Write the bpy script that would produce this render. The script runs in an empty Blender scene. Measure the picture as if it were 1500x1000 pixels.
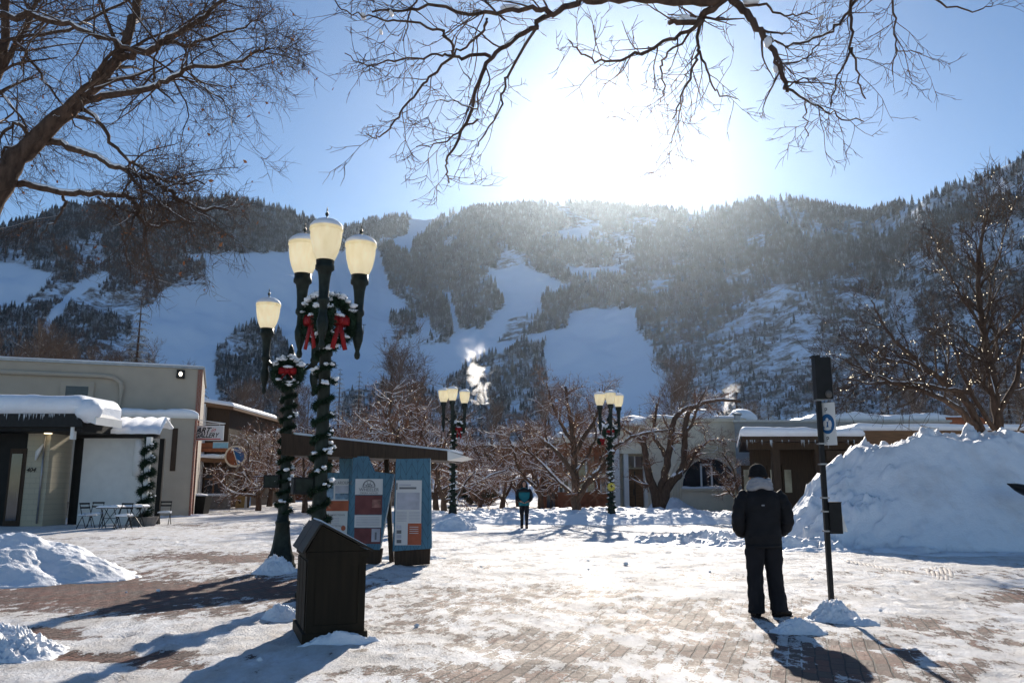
import bpy, math, random
import numpy as np
from mathutils import Vector, Matrix
SC = bpy.context.scene
COL = SC.collection
R = math.radians
rng = np.random.default_rng(7)
random.seed(7)

# ---------------------------------------------------------------- camera / survey helpers
CAM_Z, FPX, PITCH = 1.5, 1176.0, R(10.17)
CP, SP = math.cos(PITCH), math.sin(PITCH)
def ray(px, py):
    dx, dy = px - 750.0, 500.0 - py
    return np.array([dx, CP*FPX - SP*dy, SP*FPX + CP*dy])
def P(px, py, d):
    r = ray(px, py); k = d / r[1]
    return np.array([r[0]*k, d, CAM_Z + r[2]*k])
def G(px, py, z=0.0):
    r = ray(px, py); k = (z - CAM_Z) / r[2]
    return np.array([r[0]*k, r[1]*k, z])
def PX(px, d, z=1.0):
    # x of the vertical line seen at px (taken near eye height) at distance d
    return P(px, 711, d)[0]
def proj(x, y, z):
    zz = z - CAM_Z
    cz = CP*y + SP*zz; cy = -SP*y + CP*zz
    cz = np.where(np.abs(cz) < 1e-3, 1e-3, cz)
    return 750 + FPX*x/cz, 500 - FPX*cy/cz

# ---------------------------------------------------------------- noise
def _h(ix, iy, s):
    n = (ix*374761393 + iy*668265263 + s*1274126177) & 0xffffffff
    n = ((n ^ (n >> 13))*1274126177) & 0xffffffff
    return ((n ^ (n >> 16)) & 0xffff) / 65535.0
def vn(x, y, s=0):
    x = np.asarray(x, float); y = np.asarray(y, float)
    ix = np.floor(x).astype(np.int64); iy = np.floor(y).astype(np.int64)
    fx = x-ix; fy = y-iy; fx = fx*fx*(3-2*fx); fy = fy*fy*(3-2*fy)
    a = _h(ix, iy, s); b = _h(ix+1, iy, s); c = _h(ix, iy+1, s); d = _h(ix+1, iy+1, s)
    return (a*(1-fx)+b*fx)*(1-fy) + (c*(1-fx)+d*fx)*fy
def fbm(x, y, o=4, s=0):
    t = 0; a = .5; n = 0
    x = np.asarray(x, float); y = np.asarray(y, float)
    for i in range(o):
        t = t + a*vn(x, y, s+i*17); n += a; a *= .5
        x, y = (x*.8-y*.6)*2.03+7.1, (x*.6+y*.8)*2.03+3.7
    return t/n
def smooth(a, b, x):
    t = np.clip((x-a)/(b-a), 0, 1); return t*t*(3-2*t)

# ---------------------------------------------------------------- mesh building
class MB:
    def __init__(s): s.v = []; s.f = []; s.n = 0
    def add(s, v, *faces, m=0):
        v = np.asarray(v, float).reshape(-1, 3)
        s.v.append(v)
        for f in faces:
            f = np.asarray(f, np.int64)
            if f.size: s.f.append((f.reshape(-1, f.shape[-1]) + s.n, m))
        s.n += len(v); return s
    def box(s, c, d, rz=0, m=0, M=None):
        x, y, z = np.array(d)/2.0
        v = np.array([[i*x, j*y, k*z] for k in (-1, 1) for j in (-1, 1) for i in (-1, 1)])
        if rz:
            cc, ss = math.cos(rz), math.sin(rz); v = np.c_[v[:, 0]*cc-v[:, 1]*ss, v[:, 0]*ss+v[:, 1]*cc, v[:, 2]]
        if M is not None: v = v @ np.array(M)[:3, :3].T
        v = v + np.array(c)
        return s.add(v, [[0, 2, 3, 1], [4, 5, 7, 6], [0, 1, 5, 4], [2, 6, 7, 3], [0, 4, 6, 2], [1, 3, 7, 5]], m=m)
    def bb(s, x0, x1, y0, y1, z0, z1, m=0):
        return s.box(((x0+x1)/2, (y0+y1)/2, (z0+z1)/2), (x1-x0, y1-y0, z1-z0), m=m)
    def beam(s, a, b, w, h, m=0):
        a = np.array(a, float); b = np.array(b, float); t = b-a; L = np.linalg.norm(t); t = t/L
        up = np.array([0, 0, 1.]) if abs(t[2]) < .95 else np.array([0, 1., 0])
        u = np.cross(t, up); u /= np.linalg.norm(u); w2 = np.cross(u, t)
        M = np.c_[t, u, w2]
        return s.box((a+b)/2, (L, w, h), M=M, m=m)
    def lathe(s, prof, o=(0, 0, 0), k=20, m=0, cap=True, flute=0, fl=0):
        prof = np.array(prof, float); n = len(prof)
        a = np.arange(k)*2*math.pi/k
        rr = prof[:, 0][:, None]*(1 + (flute*np.cos(a*fl))[None, :] if flute else np.ones((1, k)))
        v = np.stack([rr*np.cos(a), rr*np.sin(a), np.repeat(prof[:, 1][:, None], k, 1)], -1).reshape(-1, 3)+np.array(o)
        i = np.arange(n-1)[:, None]*k; j = np.arange(k)[None, :]; j2 = (j+1) % k
        q = np.stack([i+j, i+j2, i+k+j2, i+k+j], -1).reshape(-1, 4)
        fs = [q]
        if cap: fs += [[list(range(k))[::-1]], [[(n-1)*k+t for t in range(k)]]]
        return s.add(v, *fs, m=m)
    def tube(s, pts, rad, k=6, m=0, cap=True, sq=1.0):
        pts = np.asarray(pts, float); n = len(pts)
        rad = np.broadcast_to(np.asarray(rad, float), (n,))
        t = np.gradient(pts, axis=0); t /= np.linalg.norm(t, axis=1)[:, None]+1e-9
        m0 = t.mean(0); ref = np.array([0, 0, 1.]) if abs(m0[2]) < .8*np.linalg.norm(m0)+1e-9 else np.array([1., .2, 0])
        u = np.cross(t, ref); u /= np.linalg.norm(u, axis=1)[:, None]+1e-9
        w = np.cross(u, t)
        a = np.arange(k)*2*math.pi/k
        v = pts[:, None, :] + rad[:, None, None]*(np.cos(a)[None, :, None]*u[:, None, :] + sq*np.sin(a)[None, :, None]*w[:, None, :])
        i = np.arange(n-1)[:, None]*k; j = np.arange(k)[None, :]; j2 = (j+1) % k
        q = np.stack([i+j, i+j2, i+k+j2, i+k+j], -1).reshape(-1, 4)
        fs = [q]
        if cap and k > 3: fs += [[list(range(k))[::-1]], [[(n-1)*k+x for x in range(k)]]]
        return s.add(v.reshape(-1, 3), *fs, m=m)
    def blob(s, c, r, k=8, n=5, m=0, j=.0, seed=None):
        r = np.broadcast_to(np.asarray(r, float), (3,))
        V = [[0, 0, -1]]
        for i in range(1, n):
            ph = -math.pi/2 + math.pi*i/n
            for q in range(k):
                a = 2*math.pi*q/k; V.append([math.cos(ph)*math.cos(a), math.cos(ph)*math.sin(a), math.sin(ph)])
        V.append([0, 0, 1]); V = np.array(V)
        if j: V = V*(1+rng.uniform(-j, j, (len(V), 1)))
        tr = [[0, 1+(q+1) % k, 1+q] for q in range(k)]; b = 1+(n-2)*k; e = len(V)-1
        tr += [[e, b+q, b+(q+1) % k] for q in range(k)]
        qd = [[1+i*k+q, 1+i*k+(q+1) % k, 1+(i+1)*k+(q+1) % k, 1+(i+1)*k+q] for i in range(n-2) for q in range(k)]
        return s.add(V*r+np.array(c), tr, *([qd] if qd else []), m=m)
    def prism(s, poly, y0, y1, M=None, m=0):
        # poly: list of (x,z), extruded along y
        n = len(poly)
        v = [[x, y0, z] for x, z in poly]+[[x, y1, z] for x, z in poly]
        v = np.array(v, float)
        if M is not None: v = v @ np.array(M)[:3, :3].T + np.array(M)[:3, 3]
        return s.add(v, [list(range(n))], [[n+i for i in range(n)][::-1]], [[(i+1) % n, i, n+i, n+(i+1) % n] for i in range(n)], m=m)
    def build(s, name, mats, parent=None, smooth_=False, off=None):
        if not isinstance(mats, (list, tuple)): mats = [mats]
        me = bpy.data.meshes.new(name)
        V = np.concatenate(s.v) if s.v else np.zeros((0, 3))
        if off is not None: V = V - np.array(off)
        me.vertices.add(len(V)); me.vertices.foreach_set('co', V.astype(np.float32).ravel())
        nl = sum(f.size for f, _ in s.f); npoly = sum(len(f) for f, _ in s.f)
        loops = np.concatenate([f.ravel() for f, _ in s.f]); tot = np.concatenate([np.full(len(f), f.shape[1]) for f, _ in s.f])
        mi = np.concatenate([np.full(len(f), m) for f, m in s.f])
        me.loops.add(nl); me.loops.foreach_set('vertex_index', loops.astype(np.int32))
        me.polygons.add(npoly)
        me.polygons.foreach_set('loop_start', np.r_[0, np.cumsum(tot)[:-1]].astype(np.int32))
        me.polygons.foreach_set('material_index', mi.astype(np.int32))
        me.polygons.foreach_set('use_smooth', np.full(npoly, bool(smooth_)))
        for mm in mats: me.materials.append(mm)
        me.update(calc_edges=True); me.validate()
        o = bpy.data.objects.new(name, me); COL.objects.link(o)
        if parent is not None: o.parent = parent
        return o

def tag(o, label=None, cat=None, group=None, kind=None):
    if label: o['label'] = label
    if cat: o['category'] = cat
    if group: o['group'] = group
    if kind: o['kind'] = kind
    return o
def thing(name, label, cat, loc=(0, 0, 0), rz=0, group=None):
    o = bpy.data.objects.new(name, None); COL.objects.link(o)
    o.empty_display_size = .2
    o.location = [float(a) for a in loc]; o.rotation_euler = (0, 0, rz)
    return tag(o, label, cat, group)
def dup(root, loc=None, rz=None, label=None, sc=None, group=None):
    r = root.copy(); COL.objects.link(r)
    if loc is not None: r.location = [float(a) for a in loc]
    if rz is not None: r.rotation_euler = (0, 0, rz)
    if sc is not None: r.scale = (sc, sc, sc) if np.isscalar(sc) else sc
    if label: r['label'] = label
    if group: r['group'] = group
    def rec(a, b):
        for ch in list(a.children):
            c = ch.copy(); COL.objects.link(c); c.parent = b; rec(ch, c)
    rec(root, r)
    return r
def mesh_from(o, name=None):
    dg = bpy.context.evaluated_depsgraph_get(); dg.update()
    me = bpy.data.meshes.new_from_object(o.evaluated_get(dg)); return me
def text(body, size, mat, M, parent=None, name='lettering', align='LEFT', ext=.002, sx=1.0, shear=0, bold=0):
    cu = bpy.data.curves.new('txt', 'FONT'); cu.body = body; cu.size = size; cu.extrude = ext
    cu.align_x = align; cu.shear = shear; cu.offset = bold; cu.resolution_u = 3
    o = bpy.data.objects.new('txt', cu); COL.objects.link(o); bpy.context.view_layer.update()
    me = mesh_from(o); bpy.data.objects.remove(o); bpy.data.curves.remove(cu)
    me.transform(Matrix.Diagonal((sx, 1, 1, 1))); me.transform(M)
    me.materials.clear(); me.materials.append(mat)
    t = bpy.data.objects.new(name, me); COL.objects.link(t)
    if parent is not None: t.parent = parent
    return t
def frame(o, u, v):
    u = Vector(u).normalized(); v = Vector(v).normalized(); n = u.cross(v)
    M = Matrix((u, v, n)).transposed().to_4x4(); M.translation = Vector(o); return M
def skin_mesh(verts, edges, rad, lvl=2):
    me = bpy.data.meshes.new('sk'); me.from_pydata([tuple(v) for v in verts], edges, [])
    o = bpy.data.objects.new('sk', me); COL.objects.link(o)
    m = o.modifiers.new('s', 'SKIN'); m.use_smooth_shade = True
    for i, sv in enumerate(me.skin_vertices[0].data):
        r = rad[i]; sv.radius = (r, r) if np.isscalar(r) else r
        sv.use_root = (i == 0)
    sb = o.modifiers.new('b', 'SUBSURF'); sb.levels = lvl; sb.render_levels = lvl
    bpy.context.view_layer.update()
    r = mesh_from(o); bpy.data.objects.remove(o); bpy.data.meshes.remove(me)
    return r
def link_mesh(name, me, mat, parent=None):
    me.materials.clear(); me.materials.append(mat)
    for p in me.polygons: p.material_index = 0; p.use_smooth = True
    o = bpy.data.objects.new(name, me); COL.objects.link(o)
    if parent is not None: o.parent = parent
    return o

# ---------------------------------------------------------------- materials
def newmat(name):
    m = bpy.data.materials.new(name); m.use_nodes = True; nt = m.node_tree
    b = nt.nodes['Principled BSDF']; return m, nt, b
def N(nt, typ, **kw):
    n = nt.nodes.new(typ)
    for k, v in kw.items():
        if k in n.inputs: n.inputs[k].default_value = v
        else: setattr(n, k, v)
    return n
def L(nt, a, b): nt.links.new(a, b)
def ramp(nt, fac, stops):
    r = nt.nodes.new('ShaderNodeValToRGB'); e = r.color_ramp.elements
    while len(e) < len(stops): e.new(.5)
    for i, (p, c) in enumerate(stops): e[i].position = p; e[i].color = (*c, 1) if len(c) == 3 else c
    L(nt, fac, r.inputs[0]); return r.outputs[0]
def coords(nt, scale=(1, 1, 1), rot=(0, 0, 0)):
    tc = nt.nodes.new('ShaderNodeTexCoord'); mp = nt.nodes.new('ShaderNodeMapping')
    mp.inputs['Scale'].default_value = scale; mp.inputs['Rotation'].default_value = rot
    L(nt, tc.outputs['Object'], mp.inputs[0]); return mp.outputs[0]
def mixc(nt, fac, a, b):
    m = nt.nodes.new('ShaderNodeMix'); m.data_type = 'RGBA'
    for s, v in ((m.inputs[0], fac), (m.inputs[6], a), (m.inputs[7], b)):
        if hasattr(v, 'links'): L(nt, v, s)
        elif isinstance(v, (int, float)): s.default_value = v
        else: s.default_value = (*v, 1)
    return m.outputs[2]
def math_(nt, op, a, b=None, c=None, clamp=False):
    m = nt.nodes.new('ShaderNodeMath'); m.operation = op; m.use_clamp = clamp
    for i, v in enumerate((a, b, c)):
        if v is None: continue
        if hasattr(v, 'links'): L(nt, v, m.inputs[i])
        else: m.inputs[i].default_value = v
    return m.outputs[0]
def bump(nt, b, h, strength=.5, dist=.02):
    n = nt.nodes.new('ShaderNodeBump'); n.inputs['Strength'].default_value = strength; n.inputs['Distance'].default_value = dist
    L(nt, h, n.inputs['Height']); L(nt, n.outputs[0], b.inputs['Normal'])
def simple(name, c, rough=.7, var=.25, scale=6, metal=0, bmp=.3, bd=.01, spec=None, stretch=(1, 1, 1)):
    m, nt, b = newmat(name)
    n = N(nt, 'ShaderNodeTexNoise', Scale=scale, Detail=5.0); L(nt, coords(nt, stretch), n.inputs['Vector'])
    lo = tuple(x*(1-var) for x in c); hi = tuple(min(1, x*(1+var)) for x in c)
    L(nt, ramp(nt, n.outputs[0], [(.3, lo), (.7, hi)]), b.inputs['Base Color'])
    b.inputs['Roughness'].default_value = rough; b.inputs['Metallic'].default_value = metal
    b.inputs['Specular IOR Level'].default_value = .2 if spec is None else spec
    if bmp: bump(nt, b, n.outputs[0], bmp, bd)
    return m
def emis(name, c, s):
    m, nt, b = newmat(name); b.inputs['Base Color'].default_value = (*c, 1)
    b.inputs['Emission Color'].default_value = (*c, 1); b.inputs['Emission Strength'].default_value = s; return m
MT = {}
def snowmat(name, c=(.87, .89, .93), dirt=.12, s1=3., s2=40.):
    m, nt, b = newmat(name)
    co = coords(nt)
    a = N(nt, 'ShaderNodeTexNoise', Scale=s1, Detail=8.0, Roughness=.6); L(nt, co, a.inputs['Vector'])
    f = N(nt, 'ShaderNodeTexNoise', Scale=s2, Detail=4.0); L(nt, co, f.inputs['Vector'])
    d = N(nt, 'ShaderNodeTexNoise', Scale=.9, Detail=6.0, Roughness=.65); L(nt, co, d.inputs['Vector'])
    dc = tuple(x*y for x, y in zip(c, (.72, .66, .62)))
    fac = ramp(nt, d.outputs[0], [(.48, (0, 0, 0)), (.75, (dirt*3, dirt*3, dirt*3))])
    L(nt, mixc(nt, fac, c, dc), b.inputs['Base Color'])
    b.inputs['Roughness'].default_value = .55
    b.inputs['Specular IOR Level'].default_value = .3
    h = math_(nt, 'ADD', math_(nt, 'MULTIPLY', a.outputs[0], 1.0), math_(nt, 'MULTIPLY', f.outputs[0], .25))
    bump(nt, b, h, .6, .06)
    return m
MT['snow'] = snowmat('snow')
MT['dirtysnow'] = snowmat('ploughed_snow', (.84, .85, .88), .22, 2.2, 25)
MT['twigsnow'] = simple('twig_snow', (.86, .88, .92), .6, .04, 8, bmp=0)
MT['bark'] = simple('bark', (.085, .055, .04), .9, .45, 14, bmp=.8, bd=.02, stretch=(1, 1, .3))
MT['barkwarm'] = simple('bark_warm', (.095, .06, .042), .9, .4, 14, bmp=.8, bd=.02, stretch=(1, 1, .3))
MT['aspenbark'] = simple('aspen_bark', (.24, .2, .17), .9, .35, 5, bmp=.3)
MT['redtwig'] = simple('red_twig', (.22, .12, .075), .8, .4, 3, bmp=0)
MT['berry'] = simple('berry', (.24, .06, .025), .6, .5, 3, bmp=0)
MT['leaf'] = simple('dry_leaf', (.33, .13, .05), .7, .4, 3, bmp=0)
MT['iron'] = simple('dark_iron', (.018, .024, .02), .38, .4, 10, metal=.35, bmp=.15)
MT['black'] = simple('black_metal', (.012, .012, .013), .45, .3, 10, bmp=.1)
MT['green'] = simple('fir_needles', (.018, .04, .022), .8, .5, 9, bmp=0)
MT['red'] = simple('red_ribbon', (.27, .01, .012), .55, .25, 5, bmp=.1)
MT['bulb'] = emis('bulb', (1, .84, .6), 2.2)
MT['beige'] = simple('beige_stucco', (.43, .375, .30), .9, .06, 1.2, bmp=.25)
MT['darkwood'] = simple('dark_wood', (.05, .03, .018), .6, .3, 4, bmp=.3, stretch=(8, 8, .6))
MT['wood'] = simple('fascia_wood', (.17, .09, .045), .7, .35, 4, bmp=.3, stretch=(.5, 4, 8))
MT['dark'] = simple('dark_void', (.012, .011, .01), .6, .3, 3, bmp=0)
MT['white'] = simple('white_paint', (.72, .71, .68), .6, .05, 3, bmp=.1)
MT['cream'] = simple('cream_stucco', (.76, .67, .52), .85, .06, 2, bmp=.2)
MT['orange'] = simple('red_brown_wall', (.25, .085, .04), .8, .3, 3, bmp=.3)
MT['stone'] = simple('stone', (.2, .185, .17), .9, .3, 4, bmp=.6)
MT['glass'] = simple('window_glass', (.03, .035, .045), .08, .5, 1.1, bmp=0, spec=.8)
MT['metal'] = simple('grey_metal', (.3, .3, .31), .35, .15, 5, metal=.7, bmp=.05)
MT['blue'] = simple('blue_paint', (.02, .12, .3), .5, .2, 3, bmp=.05)
def brickmat(name, c1, c2, mortar, w=.22, h=.075, rot=(R(90), 0, 0)):
    m, nt, b = newmat(name)
    t = N(nt, 'ShaderNodeTexBrick', Scale=1.0); t.inputs['Color1'].default_value = (*c1, 1); t.inputs['Color2'].default_value = (*c2, 1)
    t.inputs['Mortar'].default_value = (*mortar, 1); t.inputs['Brick Width'].default_value = w; t.inputs['Row Height'].default_value = h
    t.inputs['Mortar Size'].default_value = .008
    L(nt, coords(nt, rot=rot), t.inputs['Vector']); L(nt, t.outputs[0], b.inputs['Base Color'])
    b.inputs['Roughness'].default_value = .85
    bump(nt, b, math_(nt, 'SUBTRACT', 1.0, t.outputs['Fac']), .5, .01)
    return m
MT['block'] = brickmat('cream_block', (.48, .42, .30), (.45, .39, .28), (.36, .32, .25), .45, .2)
MT['redbrick'] = brickmat('red_brick', (.3, .1, .06), (.22, .08, .05), (.3, .26, .22), rot=(R(90), 0, R(90)))
# ---------------------------------------------------------------- camera, sky, sun
SUN_EL, SUN_AZ = R(24.3), R(7.73)
cam = bpy.data.cameras.new('camera'); camo = bpy.data.objects.new('camera', cam); COL.objects.link(camo)
cam.sensor_width = 36; cam.lens = 36*FPX/1500; cam.clip_end = 12000; cam.clip_start = .05
camo.location = (0, 0, CAM_Z); camo.rotation_euler = (R(90)+PITCH, 0, 0); SC.camera = camo
w = bpy.data.worlds.new('World'); SC.world = w; w.use_nodes = True; nt = w.node_tree
bg = nt.nodes['Background']; sky = nt.nodes.new('ShaderNodeTexSky'); sky.sky_type = 'NISHITA'
sky.sun_disc = False; sky.sun_elevation = SUN_EL; sky.sun_rotation = SUN_AZ
sky.altitude = 2400; sky.air_density = 1.15; sky.dust_density = .33; sky.ozone_density = 2.2
hs = nt.nodes.new('ShaderNodeHueSaturation'); hs.inputs['Saturation'].default_value = 1.12; L(nt, sky.outputs[0], hs.inputs['Color'])
L(nt, hs.outputs[0], bg.inputs[0]); bg.inputs[1].default_value = .088
sl = bpy.data.lights.new('sun', 'SUN'); sl.energy = 5.0; sl.angle = R(.55); sl.color = (1, .91, .79)
so = bpy.data.objects.new('sun', sl); COL.objects.link(so)
sd = Vector((math.sin(SUN_AZ)*math.cos(SUN_EL), math.cos(SUN_AZ)*math.cos(SUN_EL), math.sin(SUN_EL)))
so.rotation_euler = sd.to_track_quat('Z', 'Y').to_euler(); so.location = sd*50
SC.view_settings.view_transform = 'Standard'; SC.view_settings.look = 'None'
SC.view_settings.exposure = 0.42; SC.view_settings.gamma = 1
SC.cycles.max_bounces = 8; SC.cycles.volume_bounces = 1; SC.cycles.transparent_max_bounces = 16
SC.cycles.use_denoising = True

# ---------------------------------------------------------------- ground
def axis(a, b, st, outs):
    c = list(np.arange(a, b+st/2, st))
    lo = []; x = a; s = st
    while x > outs[0]: s *= 1.25; x -= s; lo.append(x)
    hi = []; x = c[-1]; s = st
    while x < outs[1]: s *= 1.25; x += s; hi.append(x)
    return np.array(lo[::-1]+c+hi)
xs = axis(-11, 13, .07, (-1800, 1800)); ys = axis(4.5, 24, .07, (-120, 1900))
X, Y = np.meshgrid(xs, ys)
PXX, PYY = proj(X, np.maximum(Y, 1.0), 0*X)
BARE = [(150, 868, 250, 30, 1), (330, 862, 170, 20, 1), (330, 815, 130, 10, .8), (85, 929, 60, 10, .9), (150, 962, 150, 7, .75), (240, 972, 60, 8, .7),
        (760, 990, 210, 26, .8), (820, 948, 170, 28, .7), (700, 880, 190, 26, .62), (850, 872, 120, 18, .6), (640, 915, 120, 18, .55), (690, 850, 120, 10, .4),
        (980, 905, 140, 30, .72), (1060, 950, 150, 45, .72), (1120, 900, 120, 30, .6), (600, 985, 120, 12, .6),
        (1250, 965, 110, 34, 1.0), (1200, 990, 90, 20, .9), (1340, 910, 55, 9, .75), (1420, 920, 70, 14, .6), (1400, 985, 80, 24, .62),
        (1475, 872, 60, 16, .8), (1270, 868, 90, 9, .45), (1050, 845, 100, 8, .45), (1380, 840, 200, 8, .5), (560, 855, 60, 8, .4), (700, 828, 60, 5, .45),
        (900, 845, 120, 6, .3), (1460, 940, 60, 12, .5), (300, 770, 90, 5, .5), (150, 790, 120, 5, .4), (340, 745, 60, 8, .45), (900, 755, 220, 9, .35)]
bare = np.zeros_like(X)
wx = 46*(fbm(X*.8, Y*.8, 3, 5)-.5); wy = 16*(fbm(X*.8+9, Y*.8, 3, 6)-.5)
for cx, cy, rx, ry, wt in BARE:
    q = ((PXX+wx-cx)/rx)**2 + ((PYY+wy-cy)/ry)**2
    bare = np.maximum(bare, min(1, wt*(1.12 if cx < 430 else .93))*np.exp(-q*.75))
bare = bare + .25*(fbm(X*1.3, Y*1.3, 4, 11)-.55)
bare = np.where(Y < 3, 0, np.clip(bare, 0, 1))
Z = .016*(fbm(X*1.7, Y*1.7, 4, 3)-.5)*2 + (.03*(fbm(X*3.1, Y*3.1, 3, 15)-.5)+.035*(fbm(X*7, Y*7, 3, 8)-.5))*(1-bare)
Z += .05*(fbm(X*.35, Y*.35, 3, 21)-.5) - .012*smooth(.25, .6, bare)
def track(pts, wid, per, amp):
    pts = np.array([G(*p)[:2] for p in pts]); global Z
    s0 = 0; best = np.full(X.shape, 9.); sv = np.zeros(X.shape)
    for a, b in zip(pts[:-1], pts[1:]):
        d = b-a; Ln = np.linalg.norm(d); d = d/Ln
        t = np.clip((X-a[0])*d[0]+(Y-a[1])*d[1], 0, Ln)
        q = np.hypot(X-a[0]-t*d[0], Y-a[1]-t*d[1]); mm = q < best
        best = np.where(mm, q, best); sv = np.where(mm, s0+t, sv); s0 += Ln
    k = 1-smooth(wid*.8, wid*1.15, best)
    Z += k*(amp*np.sin(sv*2*math.pi/per) - .015) + .008*np.exp(-((best-wid*1.25)/(.06))**2)
rd_ = np.random.default_rng(44)
for _ in range(1100):
    x_, y_ = rd_.uniform(-9, 11), rd_.uniform(6, 23); an_ = rd_.normal(0, .6); i0, i1 = np.searchsorted(xs, (x_-.35, x_+.35)); j0, j1 = np.searchsorted(ys, (y_-.35, y_+.35))
    u_ = (X[j0:j1, i0:i1]-x_)*math.cos(an_)+(Y[j0:j1, i0:i1]-y_)*math.sin(an_); v_ = -(X[j0:j1, i0:i1]-x_)*math.sin(an_)+(Y[j0:j1, i0:i1]-y_)*math.cos(an_)
    q_ = (u_/.075)**2+(v_/.15)**2; Z[j0:j1, i0:i1] += (1-bare[j0:j1, i0:i1])*(-.022*np.exp(-q_**1.5)+.011*np.exp(-(q_-2.2)**2))
far = smooth(150, 400, np.hypot(X, Y)); Z = Z*(1-far) - .02*far
gm = MB(); nx, ny = len(xs), len(ys)
i = np.arange(ny-1)[:, None]*nx; j = np.arange(nx-1)[None, :]
gm.add(np.stack([X, Y, Z], -1).reshape(-1, 3), np.stack([i+j, i+j+1, i+nx+j+1, i+nx+j], -1).reshape(-1, 4))
m, nt, b = newmat('brick_plaza_with_snow')
at = nt.nodes.new('ShaderNodeAttribute'); at.attribute_name = 'bare'
co = coords(nt, rot=(0, 0, R(19.6-90)))
co0 = coords(nt)
br = N(nt, 'ShaderNodeTexBrick', Scale=1.0); br.inputs['Brick Width'].default_value = .235; br.inputs['Row Height'].default_value = .118
br.inputs['Mortar Size'].default_value = .009; br.inputs['Mortar Smooth'].default_value = .6
br.inputs['Color1'].default_value = (.23, .095, .065, 1); br.inputs['Color2'].default_value = (.13, .09, .075, 1); br.inputs['Mortar'].default_value = (.035, .03, .03, 1)
wob = N(nt, 'ShaderNodeTexNoise', Scale=2.5, Detail=2.0); L(nt, co0, wob.inputs['Vector'])
wa = nt.nodes.new('ShaderNodeVectorMath'); wa.operation = 'MULTIPLY_ADD'; L(nt, wob.outputs['Color'], wa.inputs[0]); wa.inputs[1].default_value = (.04, .04, 0); L(nt, co, wa.inputs[2])
L(nt, wa.outputs[0], br.inputs['Vector'])
n1 = N(nt, 'ShaderNodeTexNoise', Scale=5.0, Detail=9.0, Roughness=.68); L(nt, coords(nt, (1, .45, 1), (0, 0, R(19))), n1.inputs['Vector'])
n2 = N(nt, 'ShaderNodeTexNoise', Scale=38.0, Detail=5.0, Roughness=.65); L(nt, co0, n2.inputs['Vector'])
n3 = N(nt, 'ShaderNodeTexNoise', Scale=1.1, Detail=6.0); L(nt, co0, n3.inputs['Vector'])
b2_ = N(nt, 'ShaderNodeTexBrick', Scale=1.0)
for k_ in ('Brick Width', 'Row Height', 'Mortar Size'): b2_.inputs[k_].default_value = br.inputs[k_].default_value
b2_.inputs['Color1'].default_value = (0, 0, 0, 1); b2_.inputs['Color2'].default_value = (1, 1, 1, 1); b2_.inputs['Mortar'].default_value = (.5, .5, .5, 1); L(nt, wa.outputs[0], b2_.inputs['Vector'])
vv = math_(nt, 'ADD', at.outputs['Fac'], math_(nt, 'MULTIPLY', math_(nt, 'SUBTRACT', b2_.outputs[0], .5), .34))
vv = math_(nt, 'ADD', vv, math_(nt, 'MULTIPLY', math_(nt, 'SUBTRACT', n1.outputs[0], .5), 2.0))
vv = math_(nt, 'ADD', vv, math_(nt, 'MULTIPLY', math_(nt, 'SUBTRACT', n2.outputs[0], .5), 1.0))
mj = nt.nodes.new('ShaderNodeMapRange'); L(nt, n3.outputs[0], mj.inputs[0]); mj.inputs[1].default_value = .4; mj.inputs[2].default_value = .6; mj.inputs[3].default_value = -.18; mj.inputs[4].default_value = .1
vv = math_(nt, 'ADD', vv, math_(nt, 'MULTIPLY', br.outputs['Fac'], mj.outputs[0]))
mk = nt.nodes.new('ShaderNodeMapRange'); mk.interpolation_type = 'SMOOTHSTEP'; L(nt, vv, mk.inputs[0]); mk.inputs[1].default_value = .42; mk.inputs[2].default_value = .50
msk = mk.outputs[0]
sc_ = ramp(nt, n3.outputs[0], [(.35, (.84, .85, .88)), (.65, (.70, .67, .64))])
mott = ramp(nt, n1.outputs[0], [(.42, (0, 0, 0)), (.68, (.75, .75, .75))])
sc_ = mixc(nt, mott, sc_, (.52, .46, .41))
brv = mixc(nt, math_(nt, 'MULTIPLY', n2.outputs[0], .35), br.outputs[0], (.22, .18, .16))
L(nt, mixc(nt, msk, sc_, brv), b.inputs['Base Color'])
rr = nt.nodes.new('ShaderNodeMapRange'); L(nt, msk, rr.inputs[0]); rr.inputs[3].default_value = .68; rr.inputs[4].default_value = .6
rw = math_(nt, 'ADD', rr.outputs[0], math_(nt, 'MULTIPLY', math_(nt, 'SUBTRACT', n3.outputs[0], .5), .5))
L(nt, rw, b.inputs['Roughness']); L(nt, math_(nt, 'SUBTRACT', .25, math_(nt, 'MULTIPLY', msk, .13)), b.inputs['Specular IOR Level'])
hh = math_(nt, 'ADD', math_(nt, 'MULTIPLY', math_(nt, 'SUBTRACT', 1.0, msk), .35), math_(nt, 'MULTIPLY', n2.outputs[0], .85))
hh = math_(nt, 'ADD', hh, math_(nt, 'MULTIPLY', n1.outputs[0], 2.4))
hh = math_(nt, 'ADD', hh, math_(nt, 'MULTIPLY', b2_.outputs[0], .3))
hh = math_(nt, 'SUBTRACT', hh, math_(nt, 'MULTIPLY', math_(nt, 'MULTIPLY', br.outputs['Fac'], msk), 1.6))
bump(nt, b, hh, 1.0, .028)
g = gm.build('ground', m, smooth_=True)
ga = g.data.attributes.new('bare', 'FLOAT', 'POINT'); ga.data.foreach_set('value', bare.astype(np.float32).ravel())
tag(g, kind='structure')

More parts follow.
